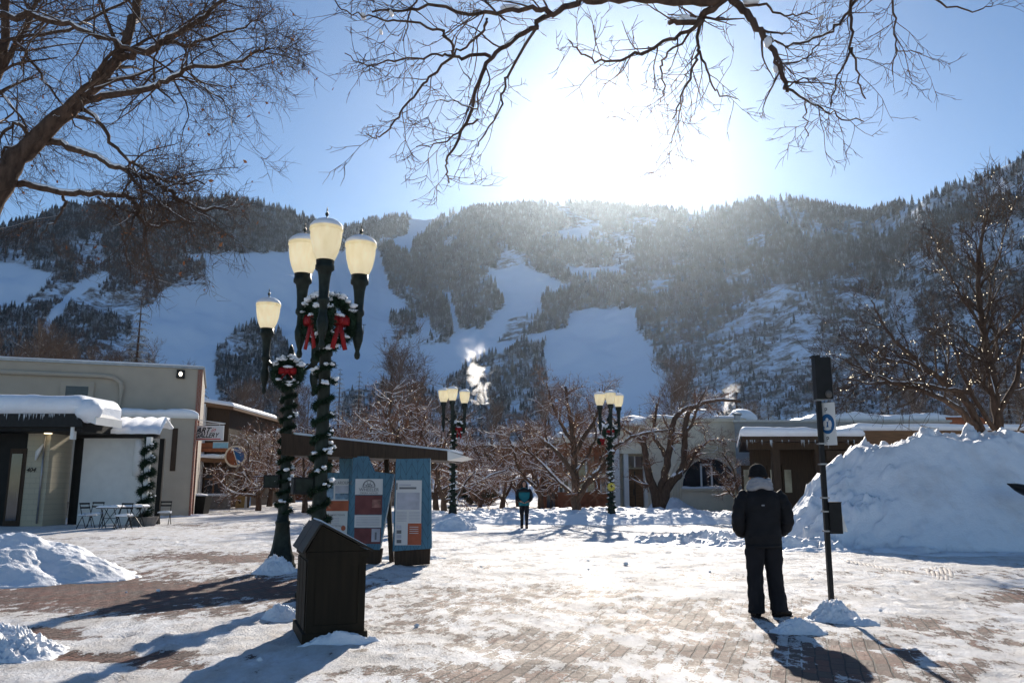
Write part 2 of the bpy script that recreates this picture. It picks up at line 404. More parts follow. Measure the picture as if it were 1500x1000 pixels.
# ---------------------------------------------------------------- mountain
ridge = np.array([(-400, 380), (-150, 352), (0, 338), (50, 326), (100, 306), (150, 303), (200, 306), (240, 302), (300, 294), (340, 292), (400, 306), (450, 322), (500, 338), (530, 330),
                  (560, 322), (600, 318), (620, 322), (645, 318), (700, 308), (760, 303), (830, 302), (880, 304), (950, 308), (1010, 314), (1060, 308), (1100, 298), (1150, 293),
                  (1200, 304), (1270, 316), (1300, 308), (1340, 298), (1400, 277), (1440, 264), (1470, 246), (1500, 234), (1600, 196), (1750, 160), (1950, 190)], float)
rdist = np.array([(-400, 800), (0, 900), (300, 950), (480, 1050), (560, 1350), (640, 1350), (700, 1150), (900, 1150), (1050, 1080), (1270, 980), (1350, 800), (1500, 720), (1950, 650)], float)
NA, NT = 620, 230
pa = np.linspace(-400, 1950, NA)
az = np.arctan((pa-750)/FPX/CP*1.0)          # about the azimuth at mid height
ry_ = np.interp(pa, ridge[:, 0], ridge[:, 1]); rd = np.interp(pa, rdist[:, 0], rdist[:, 1])
tanr = np.empty(NA); azr = np.empty(NA)
for k in range(NA):
    r_ = ray(pa[k], ry_[k]); azr[k] = math.atan2(r_[0], r_[1]); tanr[k] = r_[2]/math.hypot(r_[0], r_[1])
az = azr
df = 400 + 60*np.sin(pa/260.)
tt = np.linspace(0, 1.25, NT)
D = df[None, :] + (rd-df)[None, :]*tt[:, None]
T1 = np.minimum(tt, 1)
Hh = (CAM_Z + rd*tanr)[None, :]*(T1**1.12)[:, None]
XM = D*np.sin(az)[None, :]; YM = D*np.cos(az)[None, :]
env = (np.sin(math.pi*np.clip(T1, 0, 1))**.7)[:, None]
gul = fbm(XM/170., YM/260., 4, 31)-.5
Hh = Hh*(1) + env*(55*gul + 9*(fbm(XM/38., YM/38., 3, 35)-.5))
Hh = Hh + (1-env)*T1[:, None]*5*(fbm(XM/30., YM/30., 3, 37)-.5)
Hh = np.where(tt[:, None] > 1, Hh - (tt[:, None]-1)*(rd-df)[None, :]*.55, Hh)
Hh[0, :] = -1.5
mm = MB(); i = np.arange(NT-1)[:, None]*NA; j = np.arange(NA-1)[None, :]
mm.add(np.stack([XM, YM, Hh], -1).reshape(-1, 3), np.stack([i+j, i+j+1, i+NA+j+1, i+NA+j], -1).reshape(-1, 4))
m, nt, b = newmat('mountain_snow')
a = N(nt, 'ShaderNodeTexNoise', Scale=.05, Detail=8.0, Roughness=.6); L(nt, coords(nt), a.inputs['Vector'])
at = nt.nodes.new('ShaderNodeAttribute'); at.attribute_name = 'wood'
rk = N(nt, 'ShaderNodeTexNoise', Scale=.09, Detail=7.0, Roughness=.7); L(nt, coords(nt), rk.inputs['Vector'])
rf = math_(nt, 'MULTIPLY', ramp(nt, rk.outputs[0], [(.42, (0, 0, 0)), (.58, (1, 1, 1))]), at.outputs['Fac'])
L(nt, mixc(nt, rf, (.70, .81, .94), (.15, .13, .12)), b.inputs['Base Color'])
b.inputs['Roughness'].default_value = .8; b.inputs['Specular IOR Level'].default_value = .1
bump(nt, b, a.outputs[0], .25, 1.5)
mo = mm.build('mountain', m, smooth_=True); tag(mo, kind='structure')

def inpoly(px, py, poly):
    poly = np.array(poly, float); c = np.zeros(px.shape, bool); n = len(poly); j = n-1
    for i in range(n):
        xi, yi = poly[i]; xj, yj = poly[j]
        k = ((yi > py) != (yj > py)) & (px < (xj-xi)*(py-yi)/(yj-yi+1e-9)+xi); c ^= k; j = i
    return c
RUNS = [[(-400, 395), (0, 386), (45, 392), (82, 402), (70, 418), (45, 436), (30, 447), (-400, 470)],
        [(160, 398), (140, 403), (112, 417), (98, 431), (74, 453), (60, 480), (70, 500), (80, 470), (101, 447), (131, 422), (162, 410)],
        [(252, 373), (400, 369), (545, 366), (552, 362), (566, 395), (572, 424), (600, 452), (613, 465), (632, 468), (634, 484), (624, 503), (657, 504), (664, 488), (656, 450), (646, 428),
         (660, 428), (674, 482), (702, 482), (718, 468), (741, 444), (727, 426), (714, 400), (690, 389), (735, 396), (765, 385), (790, 398), (832, 418), (832, 428), (796, 434), (796, 462), (748, 468), (728, 503),
         (770, 492), (832, 478), (833, 457), (867, 453), (931, 451), (935, 487), (951, 500), (958, 527), (981, 550), (1000, 572), (1000, 640), (806, 640), (800, 548), (793, 518), (800, 496), (760, 505),
         (700, 530), (668, 548), (655, 562), (650, 640), (235, 640), (240, 560), (212, 505), (194, 480), (197, 455), (225, 446), (232, 430), (246, 421), (300, 418), (303, 385), (260, 380)],
        [(598, 322), (636, 320), (622, 345), (610, 356), (602, 376), (587, 371), (573, 357), (537, 352), (543, 347), (588, 348), (598, 335)],
        [(818, 337), (868, 332), (862, 352), (826, 352)], [(825, 392), (905, 388), (925, 402), (840, 410)]]
ISL = [[(572, 462), (608, 460), (612, 490), (600, 498), (575, 496)], [(316, 515), (330, 495), (350, 481), (390, 474), (420, 500), (440, 560), (430, 640), (320, 640)],
       [(500, 575), (560, 560), (640, 575), (640, 640), (500, 640)]]
SPARSE = [[(1110, 290), (1150, 288), (1215, 330), (1200, 352), (1150, 335), (1120, 312)], [(1262, 335), (1330, 300), (1420, 268), (1500, 226), (1560, 210), (1560, 270), (1420, 302), (1350, 335), (1290, 352)],
          [(1225, 435), (1270, 428), (1300, 450), (1240, 455)], [(1035, 488), (1100, 466), (1105, 480), (1060, 500)], [(1000, 300), (1060, 310), (1040, 330), (1005, 325)],
          [(100, 350), (150, 345), (155, 390), (110, 398)], [(0, 365), (60, 380), (85, 395), (0, 395)], [(730, 355), (750, 352), (745, 380), (730, 378)], [(1300, 420), (1340, 430), (1350, 520), (1310, 500)],
          [(1380, 330), (1500, 320), (1500, 400), (1400, 380)]]
def masks(x, y, z):
    px, py = proj(x, y, z)
    jx = px + 7*(vn(x/9., y/9., 3)-.5); jy = py + 5*(vn(x/9., y/9., 4)-.5)
    run = np.zeros(px.shape, bool)
    for p in RUNS: run |= inpoly(jx, jy, p)
    for p in ISL: run &= ~inpoly(jx, jy, p)
    sp = np.zeros(px.shape, bool)
    for p in SPARSE: sp |= inpoly(px+20*(vn(x/15., y/15., 9)-.5), py+14*(vn(x/15., y/15., 10)-.5), p)
    return px, py, run, sp
px, py, run, sp = masks(XM.ravel(), YM.ravel(), Hh.ravel())
wa_ = np.where(run, 0., np.where(sp, .55, 1.))
aa = mo.data.attributes.new('wood', 'FLOAT', 'POINT'); aa.data.foreach_set('value', wa_.astype(np.float32))

# forest: sample points over the face by true area
n_try = 230000
ia = rng.uniform(0, NA-1.001, n_try); it = rng.uniform(2, (NT-1)*1.06/1.25, n_try)
def bil(Ar):
    i0 = it.astype(int); j0 = ia.astype(int); fi = it-i0; fj = ia-j0
    return (Ar[i0, j0]*(1-fi)*(1-fj)+Ar[i0+1, j0]*fi*(1-fj)+Ar[i0, j0+1]*(1-fi)*fj+Ar[i0+1, j0+1]*fi*fj)
tx, ty, tz = bil(XM), bil(YM), bil(Hh)
px, py, run, sp = masks(tx, ty, tz)
acc = (np.hypot(tx, ty)/1250.)**1.0*1.1
acc = acc*.8
dn = fbm(tx/45., ty/70., 4, 51)
right = smooth(940, 1060, px)*smooth(400, 440, py)
acc = acc*np.where(right > .5, smooth(.22, .5, dn), smooth(.30, .47, dn))
acc = np.where(sp, acc*.13, acc)
keep = (~run) & (rng.uniform(0, 1, n_try) < acc) & (px > -150) & (px < 1650)
tx, ty, tz, px, py, right = tx[keep], ty[keep], tz[keep], px[keep], py[keep], right[keep]
brush = (rng.uniform(0, 1, len(tx)) < np.clip(right*.75 + (px < 330)*(py > 400)*.55 + (fbm(tx/60., ty/60., 2, 77) > .62)*.5, 0, .9))
print('forest', len(tx), brush.sum())
def forest(name, label, sel, proto_v, proto_f, hmin, hmax, wid, mat):
    n = sel.sum(); h = rng.uniform(hmin, hmax, n)*np.clip(np.hypot(tx[sel], ty[sel])/1000., .42, 1.1); a = rng.uniform(0, 6.28, n); ww = h*rng.uniform(wid*.8, wid*1.2, n)
    K = 4; V = []; F = []; pick = rng.integers(0, K, n); off = 0
    mb = MB()
    for k in range(K):
        q = pick == k; nk = q.sum()
        if not nk: continue
        pv = proto_v[k]; pf = proto_f[k]
        c, s_ = np.cos(a[q])[:, None], np.sin(a[q])[:, None]
        vx = (pv[None, :, 0]*c-pv[None, :, 1]*s_)*ww[q][:, None]+tx[sel][q][:, None]
        vy = (pv[None, :, 0]*s_+pv[None, :, 1]*c)*ww[q][:, None]+ty[sel][q][:, None]
        vz = pv[None, :, 2]*h[q][:, None]+tz[sel][q][:, None]-.6
        V = np.stack([vx, vy, vz], -1).reshape(-1, 3)
        F = (pf[None]+(np.arange(nk)*len(pv))[:, None, None]).reshape(-1, 3)
        mb.add(V, F)
    o = mb.build(name, mat); tag(o, label, 'trees', kind='stuff'); return o
def conifer_proto(seed):
    r = np.random.default_rng(seed); V = []; F = []
    for l in range(4):
        z0 = .08+l*.22; top = min(1.0, z0+.38); rad = .5*(1-l*.235)
        k = 7; b0 = len(V)
        V.append([r.normal(0, .02), r.normal(0, .02), top])
        for q in range(k*2):
            an = math.pi*q/k + r.uniform(-.2, .2); rr_ = rad*(r.uniform(.8, 1.15) if q % 2 else r.uniform(.3, .55))
            V.append([rr_*math.cos(an), rr_*math.sin(an), z0+(r.uniform(-.05, .02) if q % 2 else .07)])
        for q in range(k*2): F.append([b0, b0+1+q, b0+1+(q+1) % (2*k)])
    return np.array(V), np.array(F)
def brush_proto(seed):
    r = np.random.default_rng(seed); V = []; F = []
    for t in range(16):
        a = r.uniform(0, 6.28); rr_ = r.uniform(.05, .5); x, y = rr_*math.cos(a), rr_*math.sin(a); z0 = r.uniform(0, .25); z1 = r.uniform(.6, 1.0)
        w_ = r.uniform(.03, .075); an = r.uniform(0, 3.14); dx, dy = w_*math.cos(an), w_*math.sin(an)
        b0 = len(V); V += [[x*.5-dx, y*.5-dy, z0], [x*.5+dx, y*.5+dy, z0], [x+r.normal(0, .1), y+r.normal(0, .1), z1]]; F.append([b0, b0+1, b0+2])
    return np.array(V), np.array(F)
cp = [conifer_proto(s) for s in range(4)]; bp = [brush_proto(s) for s in range(10, 14)]
def frosted(name, dark, snow, lo, hi, sc=.35):
    m, nt, b = newmat(name)
    ge = nt.nodes.new('ShaderNodeNewGeometry'); sx = nt.nodes.new('ShaderNodeSeparateXYZ'); L(nt, ge.outputs['True Normal'], sx.inputs[0])
    up = math_(nt, 'ABSOLUTE', sx.outputs[2])
    n = N(nt, 'ShaderNodeTexNoise', Scale=sc, Detail=6.0, Roughness=.7); L(nt, coords(nt), n.inputs['Vector'])
    v = math_(nt, 'ADD', math_(nt, 'MULTIPLY', up, .55), n.outputs[0])
    f = nt.nodes.new('ShaderNodeMapRange'); L(nt, v, f.inputs[0]); f.inputs[1].default_value = lo; f.inputs[2].default_value = hi
    L(nt, mixc(nt, f.outputs[0], dark, snow), b.inputs['Base Color']); b.inputs['Roughness'].default_value = .9
    b.inputs['Specular IOR Level'].default_value = .1
    return m
MT['conifer'] = frosted('frosted_conifer', (.02, .032, .042), (.6, .7, .83), .56, .93, .11)
MT['brush'] = frosted('bare_aspen_brush', (.055, .055, .065), (.44, .52, .62), .62, .96, .1)
forest('conifer_forest', 'frosted dark conifer forest covering the mountain between the ski runs', ~brush, [a for a, _ in cp], [a for _, a in cp], 6, 15, .40, MT['conifer'])
forest('aspen_forest', 'bare grey brown aspen woods low on the mountain side', brush, [a for a, _ in bp], [a for _, a in bp], 5, 9, .7, MT['brush'])

# air
hz = MB(); hz.bb(-1900, 1900, -100, 1880, -3, 640)
m, nt, b = newmat('haze_air'); nt.nodes.remove(b)
pv = nt.nodes.new('ShaderNodeVolumePrincipled'); pv.inputs['Color'].default_value = (.72, .85, 1, 1); pv.inputs['Density'].default_value = .00004; pv.inputs['Anisotropy'].default_value = .82
L(nt, pv.outputs[0], nt.nodes['Material Output'].inputs['Volume'])
tag(hz.build('haze', m), 'thin bright winter haze in the valley air', 'haze', kind='stuff')
# ---------------------------------------------------------------- trees
def nrm(v): return v/(math.sqrt(v[0]*v[0]+v[1]*v[1]+v[2]*v[2])+1e-9)
def turn(d, ang, r):
    a = r.normal(0, 1, 3); p = nrm(a-d*np.dot(a, d)); return nrm(d*math.cos(ang)+p*math.sin(ang))
def grow(out, p, d, Ln, rad, lv, C, r):
    n = C['seg'][lv]; st = Ln/n; pts = [p]; d = nrm(d)
    W = r.normal(0, C['wander'][lv], (n, 3)); up = C['up'][lv]
    for i in range(n):
        d = nrm(d+W[i]+np.array([0, 0, up])); p = p+d*st; pts.append(p)
    pts = np.array(pts); rr = rad*(1-np.linspace(0, 1, n+1)*(1-C['taper'][lv]))
    out.append((lv, pts, rr))
    kids(out, pts, rr, Ln, lv, C, r)
def kids(out, pts, rr, Ln, lv, C, r, nk=None, t0=None):
    if lv+1 >= len(C['seg']): return
    n = len(pts)-1
    k = C['kids'][lv] if nk is None else nk
    k = max(1, int(round(k*r.uniform(.75, 1.25))))
    t0 = C['t0'][lv] if t0 is None else t0
    for t in np.sort(r.uniform(t0, 1.0, k)):
        f = t*n; i = min(int(f), n-1); q = pts[i]+(pts[i+1]-pts[i])*(f-i); d = nrm(pts[i+1]-pts[i])
        rad = (rr[i]+(rr[i+1]-rr[i])*(f-i))*C['rr'][lv]
        grow(out, q, turn(d, r.uniform(*C['ang'][lv]), r), C['len'][lv]*r.uniform(.6, 1.25)*(1-.35*t), max(rad, C['rmin']), lv+1, C, r)
def wood_mesh(out, sides=(10, 7, 5, 4, 3, 3)):
    mb = MB()
    for lv, pts, rr in out: mb.tube(pts, rr, sides[min(lv, 5)], cap=lv < 2)
    return mb
def snow_mesh(out, lvs=(0, 1, 2), thick=1.0, r=None, prob=(1, 1, .6, .3, .2), rmin=.006, seed=1):
    mb = MB(); r = np.random.default_rng(seed)
    for lv, pts, rr in out:
        if lv not in lvs or r.uniform() > prob[lv]: continue
        t = np.gradient(pts, axis=0); t /= np.linalg.norm(t, axis=1)[:, None]+1e-9
        ok = np.abs(t[:, 2]) < .78
        i = 0
        while i < len(pts):
            if not ok[i]: i += 1; continue
            j = i
            while j+1 < len(pts) and ok[j+1]: j += 1
            if j-i >= 1:
                m_ = j-i+1; k = max(m_*2, 4); s = np.linspace(i, j, k); q = np.stack([np.interp(s, np.arange(len(pts)), pts[:, c]) for c in range(3)], -1)
                w = np.maximum(np.interp(s, np.arange(len(pts)), rr), rmin)
                e = np.sin(np.linspace(0.15, math.pi-.15, k))**.4
                w2 = w*r.uniform(.75, 1.05, k)*e*thick
                q[:, 2] += w*.62
                mb.tube(q, w2, 6 if lv < 2 else 4, sq=.75)
            i = j+1
    return mb
def dots(out, n, size, lvs, r, k='oct', jit=.04, down=0, rmax=9):
    mb = MB(); pl = [(a, b) for l, a, b in out if l in lvs and b[0] < rmax]
    Ls = np.array([np.linalg.norm(a[-1]-a[0]) for a, _ in pl]); Ls /= Ls.sum(); idx = r.choice(len(pl), n, p=Ls)
    V = []
    for ii in idx:
        a, b = pl[ii]; t = r.uniform(0, len(a)-1.001); i = int(t); V.append(a[i]+(a[i+1]-a[i])*(t-i)+r.normal(0, 1, 3)*(b[i]*.7+jit)+np.array([0, 0, b[i]-down]))
    V = np.array(V); s = size*r.uniform(.6, 1.4, n)
    O = np.array([[1, 0, 0], [0, 1, 0], [-1, 0, 0], [0, -1, 0], [0, 0, 1], [0, 0, -1]], float)
    T = np.array([[0, 1, 4], [1, 2, 4], [2, 3, 4], [3, 0, 4], [1, 0, 5], [2, 1, 5], [3, 2, 5], [0, 3, 5]])
    mb.add((V[:, None]+O[None]*s[:, None, None]).reshape(-1, 3), (T[None]+(np.arange(n)*6)[:, None, None]).reshape(-1, 3)); return mb
def leaves(out, n, size, lvs, r):
    mb = MB(); pl = [(a, b) for l, a, b in out if l in lvs]; V = []
    for _ in range(n):
        a, b = pl[r.integers(len(pl))]; c = a[r.integers(1, len(a))]+r.normal(0, .02, 3); u = nrm(r.normal(0, 1, 3)); v = nrm(np.cross(u, r.normal(0, 1, 3))); s = size*r.uniform(.6, 1.3)
        V += [c-u*s, c-v*s*.45-np.array([0, 0, s*.4]), c+u*s, c+v*s*.45]
    mb.add(np.array(V), np.arange(4*n).reshape(-1, 4)); return mb

def crab(seed, lean=0, stems=1, light=True):
    r = np.random.default_rng(seed)
    C = dict(seg=[5, 9, 7, 5, 3], wander=[.06, .17, .24, .28, .3], up=[.05, .03, -.01, .03, .0], taper=[.8, .35, .3, .3, .5], kids=[0, 8, 8, 6], t0=[.8, .25, .12, .15],
             rr=[.7, .6, .55, .6], ang=[(.6, 1.), (.5, 1.1), (.5, 1.2), (.5, 1.3)], len=[3.2, 1.7, .85, .42], rmin=.007)
    out = []
    tr = []; p = np.array([0, 0, -.1]); d = nrm(np.array([lean, r.normal(0, .05), 1.])); h = 1.0+.5*r.uniform()
    pts = [p]
    for i in range(5): d = nrm(d+r.normal(0, .05, 3)); p = p+d*h/5; pts.append(p)
    rad0 = .17
    out.append((0, np.array(pts), np.linspace(rad0*1.25, rad0*.9, 6)))
    nb = 5 if stems == 1 else 6
    a0 = r.uniform(0, 6.28)
    for i in range(nb):
        a = a0+i*6.283/nb+r.uniform(-.3, .3); tilt = r.uniform(.55, 1.05) if i else .25
        dd = np.array([math.cos(a)*math.sin(tilt), math.sin(a)*math.sin(tilt), math.cos(tilt)])
        grow(out, p-np.array([0, 0, .1]), dd, r.uniform(3.6, 5.0), rad0*r.uniform(.5, .72), 1, C, r)
    root = thing('crabapple_tree', 'x', 'tree')
    hi = [o for o in out if o[0] < 2]; lo = [o for o in out if o[0] >= 2]
    wood_mesh(hi).build('trunk', MT['barkwarm'], root, True)
    wood_mesh(lo).build('twigs', MT['redtwig'], root)
    snow_mesh(out, (1, 2, 3), 1.25, prob=(1, 1, .95, .5, 0), rmin=.016, seed=seed).build('snow', MT['twigsnow'], root, True)['kind'] = 'stuff'
    dots(out, 700, .017, (3, 4), r).build('dried_fruit', MT['berry'], root)['kind'] = 'stuff'
    dots(out, 260, .026, (2, 3, 4), r).build('frost_clump', MT['twigsnow'], root)['kind'] = 'stuff'
    if light:
        dots(out, 150, .012, (0, 1, 2), r, jit=.02).build('fairy_lights', MT['bulb'], root)['kind'] = 'stuff'
    root['label'] = 'x'
    return root
cr = [crab(s, lean=l, stems=k) for s, l, k in ((3, .1, 1), (14, -.15, 2), (25, .05, 1), (36, .12, 2))]
# (px, distance, scale, proto, rot, label or None for the thicket)
GT = 'snow dusted crabapple trees on the mall'
CR = [(845, 41, .92, 0, 3.6, 'crabapple close behind the thick trunked one left of the far right lamp'),
      (905, 62, .8, 1, .8, None),
      (735, 45, .88, 2, .4, 'pale trunked crabapple between the far left lamp and the walking woman'),
      (792, 43, .92, 3, 2.2, 'crabapple with forked trunk right behind the walking woman'),
      (652, 39, .85, 2, 4.0, 'crabapple at the right end of the kiosk, behind its roof tip'),
      (703, 54, .9, 0, 1.1, 'slim crabapple beside the figure in black under the trees'),
      (596, 38, 1.1, 3, 5.1, 'tall reddish crabapple rising above the middle of the kiosk roof'),
      (540, 36, .95, 1, 2.9, 'crabapple behind the kiosk just right of the near lamp'),
      (503, 45, 1.0, 0, .2, None), (380, 50, .95, 2, 2.0, 'middle tree of the three brown trunks by the sandwich board'),
      (362, 57, .98, 0, 5.5, 'left tree of the three brown trunks by the sandwich board'), (396, 60, 1.05, 3, 1.5, 'right tree of the three brown trunks by the sandwich board'),
      (448, 46, .9, 1, 4.4, None), (930, 64, 1.05, 2, 3.3, None), (1082, 37, .56, 3, .9, 'small reddish crabapple just left of the standing man'),
      (910, 56, .95, 0, 2.5, None), (640, 50, .98, 1, .5, None), (760, 60, 1.05, 3, 3.9, None), (822, 60, 1.05, 2, 5.0, None), (560, 55, 1.2, 0, 4.2, None), (478, 60, 1.1, 2, 1.0, None),
      (870, 66, 1.1, 1, 2.0, None), (430, 72, 1.1, 3, 3.0, None), (340, 74, 1.1, 1, .3, None), (700, 72, 1.15, 1, 5.2, None), (610, 68, 1.2, 2, 2.7, None), (525, 72, 1.2, 3, 1.9, None)]
usedp = set()
for (px, d, sc_v, k, rz, lab) in CR:
    loc = (PX(px, d, 1), d, .05)
    lab = lab or 'snow dusted crabapple tree lost in the brown thicket behind the mall'
    if k not in usedp:
        usedp.add(k); t = cr[k]; t.location = loc; t.rotation_euler = (0, 0, rz); t.scale = (sc_v,)*3; t['label'] = lab; t['group'] = GT
    else: dup(cr[k], loc, rz, lab, sc_v, GT)


# spruces
def spruce(seed, h=14, base=.24, snow=.8, kk=26):
    r = np.random.default_rng(seed); mb = MB(); V = []; F = []
    for l in range(kk):
        f = l/(kk-1); z = h*(.08+.9*f); Ln = h*base*(1-f)**.85+.25
        nb = int(13-5*f)
        for q in range(nb):
            a = 6.283*q/nb+l*1.3+r.uniform(-.2, .2); L_ = Ln*r.uniform(.75, 1.15); droop = r.uniform(.25, .5)
            d = np.array([math.cos(a), math.sin(a), 0]); s_ = np.array([-d[1], d[0], 0]); ns = 6
            for i in range(ns):
                t = (i+.6)/ns; c = d*L_*t+np.array([0, 0, z-droop*L_*t*t+.06*L_*math.sin(3*t)])
                for sg in (-1, 1, 0):
                    ll = L_*.3*(1.15-t) if sg else L_*.22
                    tip = c+d*ll*.7+s_*sg*ll+np.array([0, 0, -ll*.35+r.normal(0, .05)])
                    wv = (d*.12 if sg else s_*.12)*L_*.5
                    b0 = len(V); V += [c-wv, c+wv, tip]; F.append([b0, b0+1, b0+2])
    root = thing('spruce_tree', 'x', 'tree')
    mb.add(np.array(V), np.array(F)); mb.build('crown', MT['spruce'], root)
    MB().tube([[0, 0, -1], [0, 0, h*.5], [0, 0, h*.97]], [.25, .14, .02], 8).build('trunk', MT['bark'], root, True)
    return root
MT['spruce'] = frosted('snowy_spruce', (.03, .04, .028), (.55, .58, .62), .78, 1.12, 1.6)
sp0 = spruce(5, 16, .15); sp1 = spruce(9, 12, .3)
SPR = [(185, 72, 1.22, 0, 'tall narrow dark spruce above the beige building'), (281, 82, 1.12, 1, 'round topped snowy spruce above the right corner of the beige building'),
       (492, 115, 1.15, 0, 'left of the two small spruces seen between the near lamp and the thicket'), (521, 118, 1.15, 0, 'right of the two small spruces seen between the near lamp and the thicket'),
       (1085, 100, .98, 0, 'pointed snowy spruce left of the man, beside the small steam puff'), (1131, 96, 1.0, 1, 'broad snowy spruce above the man and the low roof'),
       (1176, 104, 1.0, 1, 'broad snowy spruce just left of the signpost'), (1248, 92, 1.0, 1, 'dark spruce right of the signpost behind string lights'),
       (1310, 88, 1.05, 1, 'spruce behind the low branches of the lit tree'), (940, 120, .85, 0, 'small spruce behind the crabapples right of the far right lamp'), (1040, 125, .8, 0, 'little spruce left of the small steam puff'),
       (1420, 95, .95, 1, 'spruce behind the trunk of the lit tree'), (1490, 90, 1.0, 0, 'spruce at the right edge behind the low roof')]
up_ = set()
for px, d, s_, k, lab in SPR:
    loc = (PX(px, d), d, 0); pr = (sp0, sp1)[k]
    if k not in up_: up_.add(k); pr.location = loc; pr.scale = (s_,)*3; pr['label'] = lab; pr['group'] = 'spruces behind the roofs'
    else: dup(pr, loc, px*.7, lab, s_, 'spruces behind the roofs')
# bare aspens / cottonwoods behind the beige building and in town
def aspen(seed):
    r = np.random.default_rng(seed)
    C = dict(seg=[8, 6, 5, 4], wander=[.05, .14, .2, .25], up=[.03, .12, .12, .05], taper=[.15, .25, .3, .4], kids=[24, 9, 7], t0=[.22, .15, .1], rr=[.42, .55, .6], ang=[(.45, .9), (.4, .9), (.4, 1.)], len=[4.2, 1.9, 1.1], rmin=.014)
    out = []; grow(out, np.array([0, 0, -.3]), np.array([r.normal(0, .04), 0, 1.]), 12., .2, 0, C, r)
    root = thing('aspen_tree', 'x', 'tree')
    wood_mesh([o for o in out if o[0] < 2]).build('trunk', MT['aspenbark'], root, True); wood_mesh([o for o in out if o[0] >= 2], (4, 4, 3, 3)).build('twigs', MT['tantwig'], root)
    snow_mesh(out, (1, 2), 1., prob=(0, .5, .2, 0), rmin=.02, seed=seed).build('snow', MT['twigsnow'], root)['kind'] = 'stuff'
    return root
MT['tantwig'] = simple('tan_twig', (.15, .105, .08), .85, .3, 2, bmp=0)
as_ = [aspen(2), aspen(12), aspen(22)]
AS = [(12, 70, 1.1), (48, 74, 1.15), (85, 78, 1.0), (118, 72, 1.0), (150, 80, 1.1), (215, 76, 1.05), (238, 84, 1.0), (30, 90, 1.2), (-30, 75, 1.1), (130, 92, 1.1), (175, 90, 1.1), (66, 95, 1.2),
      (332, 95, 1.0), (360, 105, 1.1), (575, 62, .98), (605, 66, .92), (1000, 75, .95), (985, 70, .85), (440, 100, 1.1), (410, 90, .9), (650, 110, 1.1), (840, 100, 1.0), (795, 105, 1.05), (720, 100, .9), (880, 95, .85),
      (1110, 120, 1.0), (1360, 100, 1.2), (1400, 110, 1.1), (1450, 95, 1.2), (1490, 105, 1.2), (1230, 110, .9)]
ua = set()
for q, (px, d, s_) in enumerate(AS):
    k = q % 3; loc = (PX(px, d), d, 0)
    lab = ('bare pale aspen in the row behind the beige building' if px < 250 else 'bare brown aspen showing above the thicket of crabapples' if px < 1050 else 'bare aspen behind the low wood fronted building')
    if k not in ua: ua.add(k); t = as_[k]; t.location = loc; t.scale = (s_,)*3; t['label'] = lab
    else: t = dup(as_[k], loc, q*1.1, lab, s_)
    t['group'] = lab.replace('bare', 'bare', 1)+' (row)'

# big bare tree upper left
def traced(spec, C, seed, d0, wob=.35, lv=1, nk=None, t0=.25, closeto=None, wk=.3):
    # spec: list of (list of px points, width px start, end, depth start, depth end)
    r = np.random.default_rng(seed); out = []
    for item in spec:
        pts, w0, w1, da, db = item[:5]; k = item[5] if len(item) > 5 else nk
        n = len(pts); dd = np.linspace(da, db, n)
        ctrl = np.array([P(p[0], p[1], q) for p, q in zip(pts, dd)])
        s = np.linspace(0, n-1, (n-1)*4+1)
        sm = np.stack([np.interp(s, np.arange(n), ctrl[:, c]) for c in range(3)], -1)
        for _ in range(2): sm[1:-1] = (sm[:-2]+2*sm[1:-1]+sm[2:])/4
        dm = (da+db)/2
        sm[1:-1] += r.normal(0, min(.006*dm, .07)*wk, sm[1:-1].shape)
        rr = np.linspace(w0*da/FPX/2, w1*db/FPX/2, len(sm))
        Ln = np.linalg.norm(np.diff(sm, axis=0), axis=1).sum()
        out.append((item[6] if len(item) > 6 else lv, sm, rr))
        if k: kids(out, sm, rr, Ln, lv, C, r, nk=k, t0=item[7] if len(item) > 7 else t0)
    return out
C1 = dict(seg=[6, 6, 6, 5, 3], wander=[.1, .1, .16, .2, .22, .25], up=[0, 0, -.015, -.03, -.01, 0], taper=[.5, .5, .3, .3, .35, .5], kids=[0, 10, 7.5, 5.5], t0=[.1, .2, .1, .1],
          rr=[.5, .42, .5, .55, .6], ang=[(.5, 1), (.5, 1.1), (.5, 1.1), (.4, 1.1), (.4, 1.1)], len=[2, 1.45, .7, .36], rmin=.0034)
